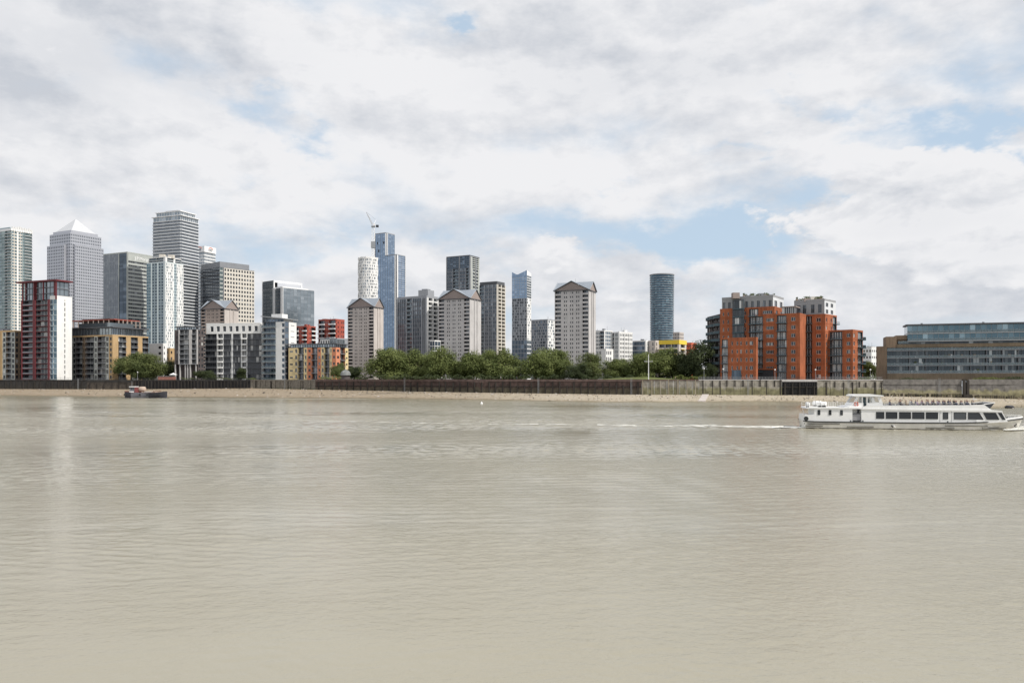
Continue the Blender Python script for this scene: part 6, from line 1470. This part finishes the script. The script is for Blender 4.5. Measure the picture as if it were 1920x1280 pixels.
sit = [((0,0,.52),.15),((0,0,.72),.15),((.02,0,.92),.16),((.03,0,1.05),.06),((.05,0,1.14),.075),((.045,0,1.24),.105),((.03,0,1.33),.07),
       ((.0,.19,.97),.075),((.06,.25,.74),.055),((.27,.20,.66),.042),((.36,.17,.66),.04),((0,-.19,.97),.075),((.06,-.25,.74),.055),((.27,-.20,.66),.042),((.36,-.17,.66),.04),
       ((.08,.10,.52),.10),((.45,.12,.52),.08),((.46,.12,.10),.05),((.58,.13,.05),.045),((.08,-.10,.52),.10),((.45,-.12,.52),.08),((.46,-.12,.10),.05),((.58,-.13,.05),.045)]
se = [(0,1),(1,2),(2,3),(3,4),(4,5),(5,6),(2,7),(7,8),(8,9),(9,10),(2,11),(11,12),(12,13),(13,14),(0,15),(15,16),(16,17),(17,18),(0,19),(19,20),(20,21),(21,22)]
SIT = body_mesh('person', sit, se, sit_colour)
st = [((0,0,.95),.15),((0,0,1.18),.14),((0,0,1.38),.16),((0,0,1.50),.06),((.01,0,1.58),.075),((.01,0,1.67),.10),((0,0,1.74),.07),
      ((0,.20,1.40),.07),((.02,.27,1.15),.052),((.08,.27,.92),.04),((.1,.26,.82),.038),((0,-.20,1.40),.07),((-.02,-.27,1.15),.052),((.04,-.27,.92),.04),((.06,-.26,.82),.038),
      ((0,.10,.88),.10),((.10,.11,.50),.07),((.06,.11,.10),.05),((.20,.12,.05),.045),((0,-.10,.88),.10),((-.08,-.11,.50),.07),((-.20,-.11,.12),.05),((-.08,-.12,.05),.045)]
def st_colour(c):
    if c.z > 1.56: return 3 if (c.z > 1.69 or c.x < -.05) else 1
    if c.z > 1.48: return 1
    if c.z > .95 : return 0
    if c.z > .76 and abs(c.y) > .21: return 1
    return 2
STAND = body_mesh('person', st, se, st_colour)
ABOARD = []
def person(me, loc, rz, shirt, label, group, s=1.0):
    o = bpy.data.objects.new('person', me); COL.objects.link(o); o.location = loc; o.rotation_euler = (0,0,rz); o.scale = (s,s,s)
    o.material_slots[0].link = 'OBJECT'; o.material_slots[0].material = MATS['cloth_'+shirt]
    tag(o, label, 'person', group); return o
rg = random.Random(3); names = ['navy','white','grey','grey','black','mauve','tan','blue','black','navy']
for i in range(16):
    x = bx(1664)+i*.98
    for y in (yn+.85, yn+1.6, YM+.9, YM+1.9):
        full = i > 4
        if rg.random() < (.9 if full else .4):
            ABOARD.append(person(SIT, (x-.02, y+rg.uniform(-.1,.1), zd+.02), rg.uniform(-.4,.4), rg.choice(names), 'seated passenger among the rows on the open top deck of the cruise boat', 'passengers on the top deck', rg.uniform(1.0,1.12)))
ABOARD.append(person(STAND, (bx(1627),wy0+1.2,zd), .2, 'black', 'dark-clothed person standing in the wheelhouse of the cruise boat', None))
for px, sh, lab in ((828,'white','walker in pale top on the promenade below the grey pitched-roof tower block'),(891,'grey','walker in grey on the promenade left of the one in white'),(939,'white','walker in white on the promenade below the slim tower'),(969,'navy','walker in navy on the promenade below the horned tower'),(1268,'tan','walker in tan beside the light green hedge')):
    p = wall_pt(px); person(STAND, (p.x, p.y+1.5, G+.004), 0 if px % 2 else math.pi, sh, lab, 'walkers on the promenade')

# ------------------------------------------------------------------ wake and bow wave
def ribbon(name, pts, widths, closed, mat, label, cat='wake', h=.02, kind='stuff'):
    mb = MB(); n = len(pts)
    P = [Vector(p) for p in pts]; L, Rr = [], []
    for i, p in enumerate(P):
        t = (P[min(i+1,n-1)]-P[max(i-1,0)]).normalized(); nn = Vector((t.y,-t.x)); L.append(p+nn*widths[i]/2); Rr.append(p-nn*widths[i]/2)
    for i in range(n-1):
        for k in range(4):
            def q(i, t): v = L[i].lerp(Rr[i], t); return (v.x, v.y, .07+h*math.sin(math.pi*t))
            e = closed[i]*(1 if k in (1,2) else .45)
            mb.poly([q(i,k/4),q(i+1,k/4),q(i+1,(k+1)/4),q(i,(k+1)/4)],mat,e)
    o = mb.build(name, smooth=True); tag(o, label, cat, kind=kind); return o
pts = [surf(1500,802),surf(1470,801),surf(1430,800.5),surf(1380,800),surf(1310,799),surf(1220,798),surf(1120,797),surf(1010,796),surf(900,795),surf(790,793.5),surf(700,791.5),surf(600,789),surf(500,786.5)]
wk = random.Random(4); wp, ww, wc = [], [], []
W0 = [9,10,11,10,9,8,7,6,5.5,5,4,3,2]; C0 = [.78,.68,.62,.57,.54,.51,.49,.47,.46,.45,.43,.41,.39]
for i in range(len(pts)-1):
    for k in range(7):
        t = k/7; wp.append((pts[i][0]+(pts[i+1][0]-pts[i][0])*t, pts[i][1]+(pts[i+1][1]-pts[i][1])*t+wk.uniform(-.7,.7)+.8*math.sin(i*2.1+t*3))); ww.append((W0[i]+(W0[i+1]-W0[i])*t)*wk.uniform(.7,1.3)); wc.append((C0[i]+(C0[i+1]-C0[i])*t)+wk.uniform(-.12,.06))
ribbon('wake_foam',wp,ww,wc,'foam','white foam wake trailing behind the cruise boat')
pts = [(bx(1921),YM-1.0),(bx(1912),YM-1.5),(bx(1900),YM-2.2),(bx(1885),YM-3.2),(bx(1865),Y0-.9),(bx(1840),Y0-1.1),(bx(1800),Y0-1.2),(bx(1740),Y0-.9),(bx(1640),Y0-.6),(bx(1520),Y0-.5)]
BOW = ribbon('bow_foam',pts,[1.0,2.6,2.8,2.4,1.6,1.0,.9,.8,.6,.5],[.9,.9,.85,.75,.5,.45,.5,.4,.35,.35],'foam','white foam along the near side of the cruise boat',h=.12)
mb = MB(); rg = random.Random(9)
for i in range(700):                                 # splash thrown up at the stem
    t = rg.random(); x = bx(1868)+t*(bx(1916)-bx(1868)); hgt = .08+(.12+.55*t*t)*rg.random()**1.3; y = YM-(1-t)*3.3-.15-rg.random()*(.5+1.0*t); s = rg.uniform(.04,.16)
    c = Vector((x,y,hgt)); mb.poly([c+Vector((-s,0,-s*.5)),c+Vector((s,-.02,-s*.4)),c+Vector((s*.6,0,s*.6)),c+Vector((-s*.5,.02,s*.5))],'foam',1.0)
SPRAY = mb.build('bow_spray'); tag(SPRAY,'white spray thrown up at the bow of the cruise boat','spray',kind='stuff')
# the boat heads a little towards this bank: turn it with everyone aboard and its foam
old = BOAT.location.copy(); turn = R(-11)
MT = Matrix.Translation((72.2, 145.0, 0)) @ Matrix.Rotation(turn, 4, 'Z') @ Matrix.Diagonal((.945, 1, 1, 1)) @ Matrix.Translation(-old)
BOAT.location = (72.2, 145.0, 0); BOAT.rotation_euler = (0, 0, turn); BOAT.scale = (.945, 1, 1)
for o in (BOW, SPRAY): o.data.transform(MT)
for o in ABOARD: o.location = MT @ o.location; o.rotation_euler.z += turn

# ------------------------------------------------------------------ moored workboat
WD = 372; wx = lambda px: X(px,WD); wz = lambda py: (747.5-py)/FPX*WD
pbr('tug_black', (.03,.03,.04), .6, var=.3); pbr('tug_grey', (.13,.13,.15), .7, var=.3, streak=.4); pbr('tug_rust', (.16,.07,.05), .85, var=.35); pbr('tug_buff', (.42,.33,.27), .7, var=.15); pbr('tug_cabin', (.20,.06,.06), .6, var=.2)
root = thing('workboat','old dark moored workboat with buff tank and red cabin','boat',(wx(268),WD+2.8,0))
S = [(231,.55,734),(234,.85,735.5),(245,1,736.5),(262,1,737.2),(278,1,737.6),(292,1,737),(300,.95,736.2),(305,.8,735.2)]; mb = MB(); rings = []
for px, hb, sy in S:
    x = wx(px); b = hb*2.8; z = wz(sy); rings.append([(x,WD+2.8-b,z),(x,WD+2.8-b*.97,z*.4),(x,WD+2.8-b*.85,-.4),(x,WD+2.8+b*.85,-.4),(x,WD+2.8+b*.97,z*.4),(x,WD+2.8+b,z)])
for i, (a, b) in enumerate(zip(rings, rings[1:])):
    mat = 'tug_black' if (i < 2 or i > 3) else 'tug_grey'
    for k in range(5): mb.poly([a[k],a[k+1],b[k+1],b[k]],mat if k in (0,1,3,4) else 'tug_black')
    mb.poly([a[0],b[0],b[5],a[5]],'tug_rust')
mb.poly(rings[0],'tug_black'); mb.poly(rings[-1][::-1],'tug_black'); sub(mb,'hull',root)
def wbox(name, p0, p1, y0, y1, dy0, dy1, mat): m = MB(); m.box((wx(p0),WD+dy0,wz(y1)),(wx(p1),WD+dy1,wz(y0)),mat); return sub(m,name,root)
wbox('wheelhouse',241,250,727,736.5,1,4.6,'tug_grey'); wbox('wheelhouse_roof',240.5,251,725.6,726.9,.7,4.9,'boat_white'); wbox('window',243,246,728.5,731.5,.95,1.0,'boat_glass'); wbox('window',246.6,249.4,728.5,731.5,.95,1.0,'boat_glass')
wbox('red_cabin',250.2,257,728,736.8,1,4.6,'tug_cabin'); wbox('white_locker',241.5,249,735,737,.3,.95,'boat_white')
m = MB(); m.tube([(wx(256.5),WD+2.4,wz(731)),(wx(257.5),WD+2.4,wz(731)),(wx(267),WD+2.4,wz(731)),(wx(268.5),WD+2.4,wz(731))],[.8,1.25,1.25,.8],'tug_buff',14); sub(m,'tank',root,True)
m = MB(); m.box((wx(269),WD+.6,wz(737.4)),(wx(288),WD+5,wz(735.6)),'tug_buff'); m.box((wx(270),WD+.4,wz(736)),(wx(283),WD+.58,wz(735.2)),'boat_white'); sub(m,'hatch_cover',root)
m = MB()
for i in range(9): x = wx(287+i*1.8); m.tube([(x,WD+.4,wz(737)),(x+random.uniform(-.4,.4),WD+.4,wz(737)+random.uniform(.3,1.0))],.07,'tug_rust',4)
m.tube([(wx(286),WD+.4,wz(734.5)),(wx(303),WD+.4,wz(733.5))],.07,'tug_rust',4); sub(m,'deck_gear',root)
m = MB(); m.tube([(wx(242),WD+2.8,wz(726)),(wx(242),WD+2.8,wz(716))],.06,'metal_grey',4); sub(m,'mast',root)
for px in (234,262,276,290,298):
    m = MB(); m.tube([(wx(px),WD-.12,wz(741)),(wx(px),WD+.25,wz(741))],.5,'boat_rubber',10); sub(m,'tyre_fender',root)
m = MB(); m.tube([(wx(305),WD+2,wz(739)),(wx(310),WD+1,.12),(wx(317),WD+.5,.05)],.06,'tug_black',4); sub(m,'mooring_line',root)
m = MB(); m.lathe((wx(310),WD+.5,0),[(.05,-.3),(.5,-.2),(.6,.15),(.3,.5),(.05,.55)],'tug_black',12); o = m.build('mooring_buoy'); tag(o,'small black mooring buoy floating beside the workboat','buoy')

# ------------------------------------------------------------------ small things on shore and water
BDx = 244; m = MB(); c = (X(1893,BDx),BDx); m.tube([(c[0]-1.4,c[1],.25),(c[0]-.9,c[1],.4),(c[0]+.7,c[1],.38),(c[0]+1.3,c[1],.22)],[.25,.5,.55,.3],'tug_black',10); o = m.build('mooring_buoy',smooth=True); tag(o,'dark stranded mooring float at the water edge beyond the bow','buoy')
m = MB(); p = surf(903,757); m.lathe((p[0],p[1],0),[(.05,-.3),(.4,-.2),(.45,.2),(.2,.6),(.05,.9)],'metal_white',10); o = m.build('marker_buoy',smooth=True); tag(o,'tiny white marker buoy floating off the sheet pile wall','buoy')
# flag mast with yard
D = 354; x = X(1216,D); zt = Z(664,D); root = thing('flag_mast','white flag mast with a crossed yard on the grassy mound','mast',(x,D,G+1))
m = MB(); m.tube([(x,D,G),(x,D,zt)],[.22,.12],'metal_white',8); sub(m,'pole',root); m = MB(); zz = Z(677.5,D); m.tube([(x-1.9,D,zz),(x+1.9,D,zz)],.08,'metal_white',6); sub(m,'yard',root)
m = MB(); m.tube([(x-1.9,D,zz),(x,D,zt-.4),(x+1.9,D,zz)],.02,'metal_grey',3); sub(m,'stay',root)
# lamp posts
for px, D, yt, lab in ((1320,343,690,'promenade lamp post left of the orange flats'),(1356,341,691,'promenade lamp post at the left corner of orange flats'),(1453,340,692,'promenade lamp post in front of the dark archway'),(1529,338,692,'promenade lamp post below the second penthouse of orange flats'),(1632,335,692,'promenade lamp post between orange flats and the right terrace'),(258,448,697,'lamp post on the quay left of the dark tree clump')):
    x = X(px,D); z1 = Z(yt,D); root = thing('lamp_post',lab,'lamp post',(x,D,G),'promenade lamp posts')
    m = MB(); m.tube([(x,D,G),(x,D,z1-.5)],[.10,.06],'metal_grey',6); sub(m,'pole',root); m = MB(); m.lathe((x,D,z1-.5),[(.05,0),(.28,.1),(.34,.35),(.2,.55),(.03,.6)],'metal_white',10); sub(m,'lantern',root)
# dome pavilion
pbr('dome_lead', (.17,.18,.18), .6, var=.12)
D = 399; x = X(648,D); root = thing('dome_pavilion','round pavilion with a grey glazed dome left of the tree row','pavilion',(x,D,G)); r = 9.6/FPX*D; zd_ = Z(703.5,D)
m = MB(); m.lathe((x,D,G),[(r*.82,-.1),(r*.82,zd_-G)],'brick_dark_and_shaded',20); sub(m,'drum',root)
m = MB(); m.lathe((x,D,zd_),[(r*.8,-.02),(r*1.05,0),(r*1.05,.2),(r,.25)]+[(r*math.cos(R(a)),.25+r*.92*math.sin(R(a))) for a in (12,25,38,50,62,74,84,89.5)],'dome_lead',20); sub(m,'dome',root,True)
m = MB()
for i in range(10):
    a = 2*math.pi*i/10; m.tube([(x+r*1.02*math.cos(R(e))*math.cos(a),D+r*1.02*math.cos(R(e))*math.sin(a),zd_+.25+r*.94*math.sin(R(e))) for e in (0,30,60,88)],.05,'metal_grey',4)
sub(m,'ribs',root); m = MB(); m.lathe((x,D,zd_+.2+r*.9),[(.35,0),(.35,.5),(.05,.9)],'metal_grey',10); sub(m,'finial',root)
# red shed and white awning on the left quay, concrete slipway
D = 447; root = thing('red_shed','low rust-red container shed on the quay behind the workboat','shed',(X(310,D),D,G)); m = MB(); m.box((X(296,D),D,G-.2),(X(324,D),D+4,G+1.9),'red_container'); sub(m,'body',root); m = MB(); m.box((X(295.5,D),D-.2,G+1.9),(X(324.5,D),D+4.2,G+2.1),'roof_grey'); sub(m,'roof',root)
m = MB(); D = 449; x = X(324,D)
m.poly([(x-1.7,D-1,G+2.9),(x+1.7,D-1,G+2.9),(x+.2,D+.5,G+4.0)],'metal_white'); m.poly([(x+1.7,D-1,G+2.9),(x+1.7,D+2,G+2.9),(x+.2,D+.5,G+4.0)],'metal_white'); m.poly([(x+1.7,D+2,G+2.9),(x-1.7,D+2,G+2.9),(x+.2,D+.5,G+4.0)],'metal_white'); m.poly([(x-1.7,D+2,G+2.9),(x-1.7,D-1,G+2.9),(x+.2,D+.5,G+4.0)],'metal_white')
root = thing('parasol','white parasol on the quay right of the red shed','parasol',(x,D+.5,G)); sub(m,'canopy',root); m = MB(); m.tube([(x+.2,D+.5,G),(x+.2,D+.5,G+3.9)],.06,'metal_grey',5); sub(m,'pole',root)
m = MB(); a = wall_pt(1326); zb_ = wall_base(1326); n = 12
for i in range(n):
    t0, t1 = i/n, (i+.92)/n
    for_p = lambda t: (a.x-1-8*t, a.y-1.2-27*t, zb_*(1-t*.95)+.28)
    p, q = for_p(t0), for_p(t1); m.hexa([(p[0]-1.4,p[1],p[2]-.6),(q[0]-1.4,q[1],q[2]-.6),(q[0]+1.4,q[1],q[2]-.6),(p[0]+1.4,p[1],p[2]-.6),(p[0]-1.4,p[1],p[2]),(q[0]-1.4,q[1],q[2]),(q[0]+1.4,q[1],q[2]),(p[0]+1.4,p[1],p[2])],'concrete_warm')
o = m.build('slipway'); tag(o,'pale concrete slipway on the foreshore left of the orange flats','slipway')
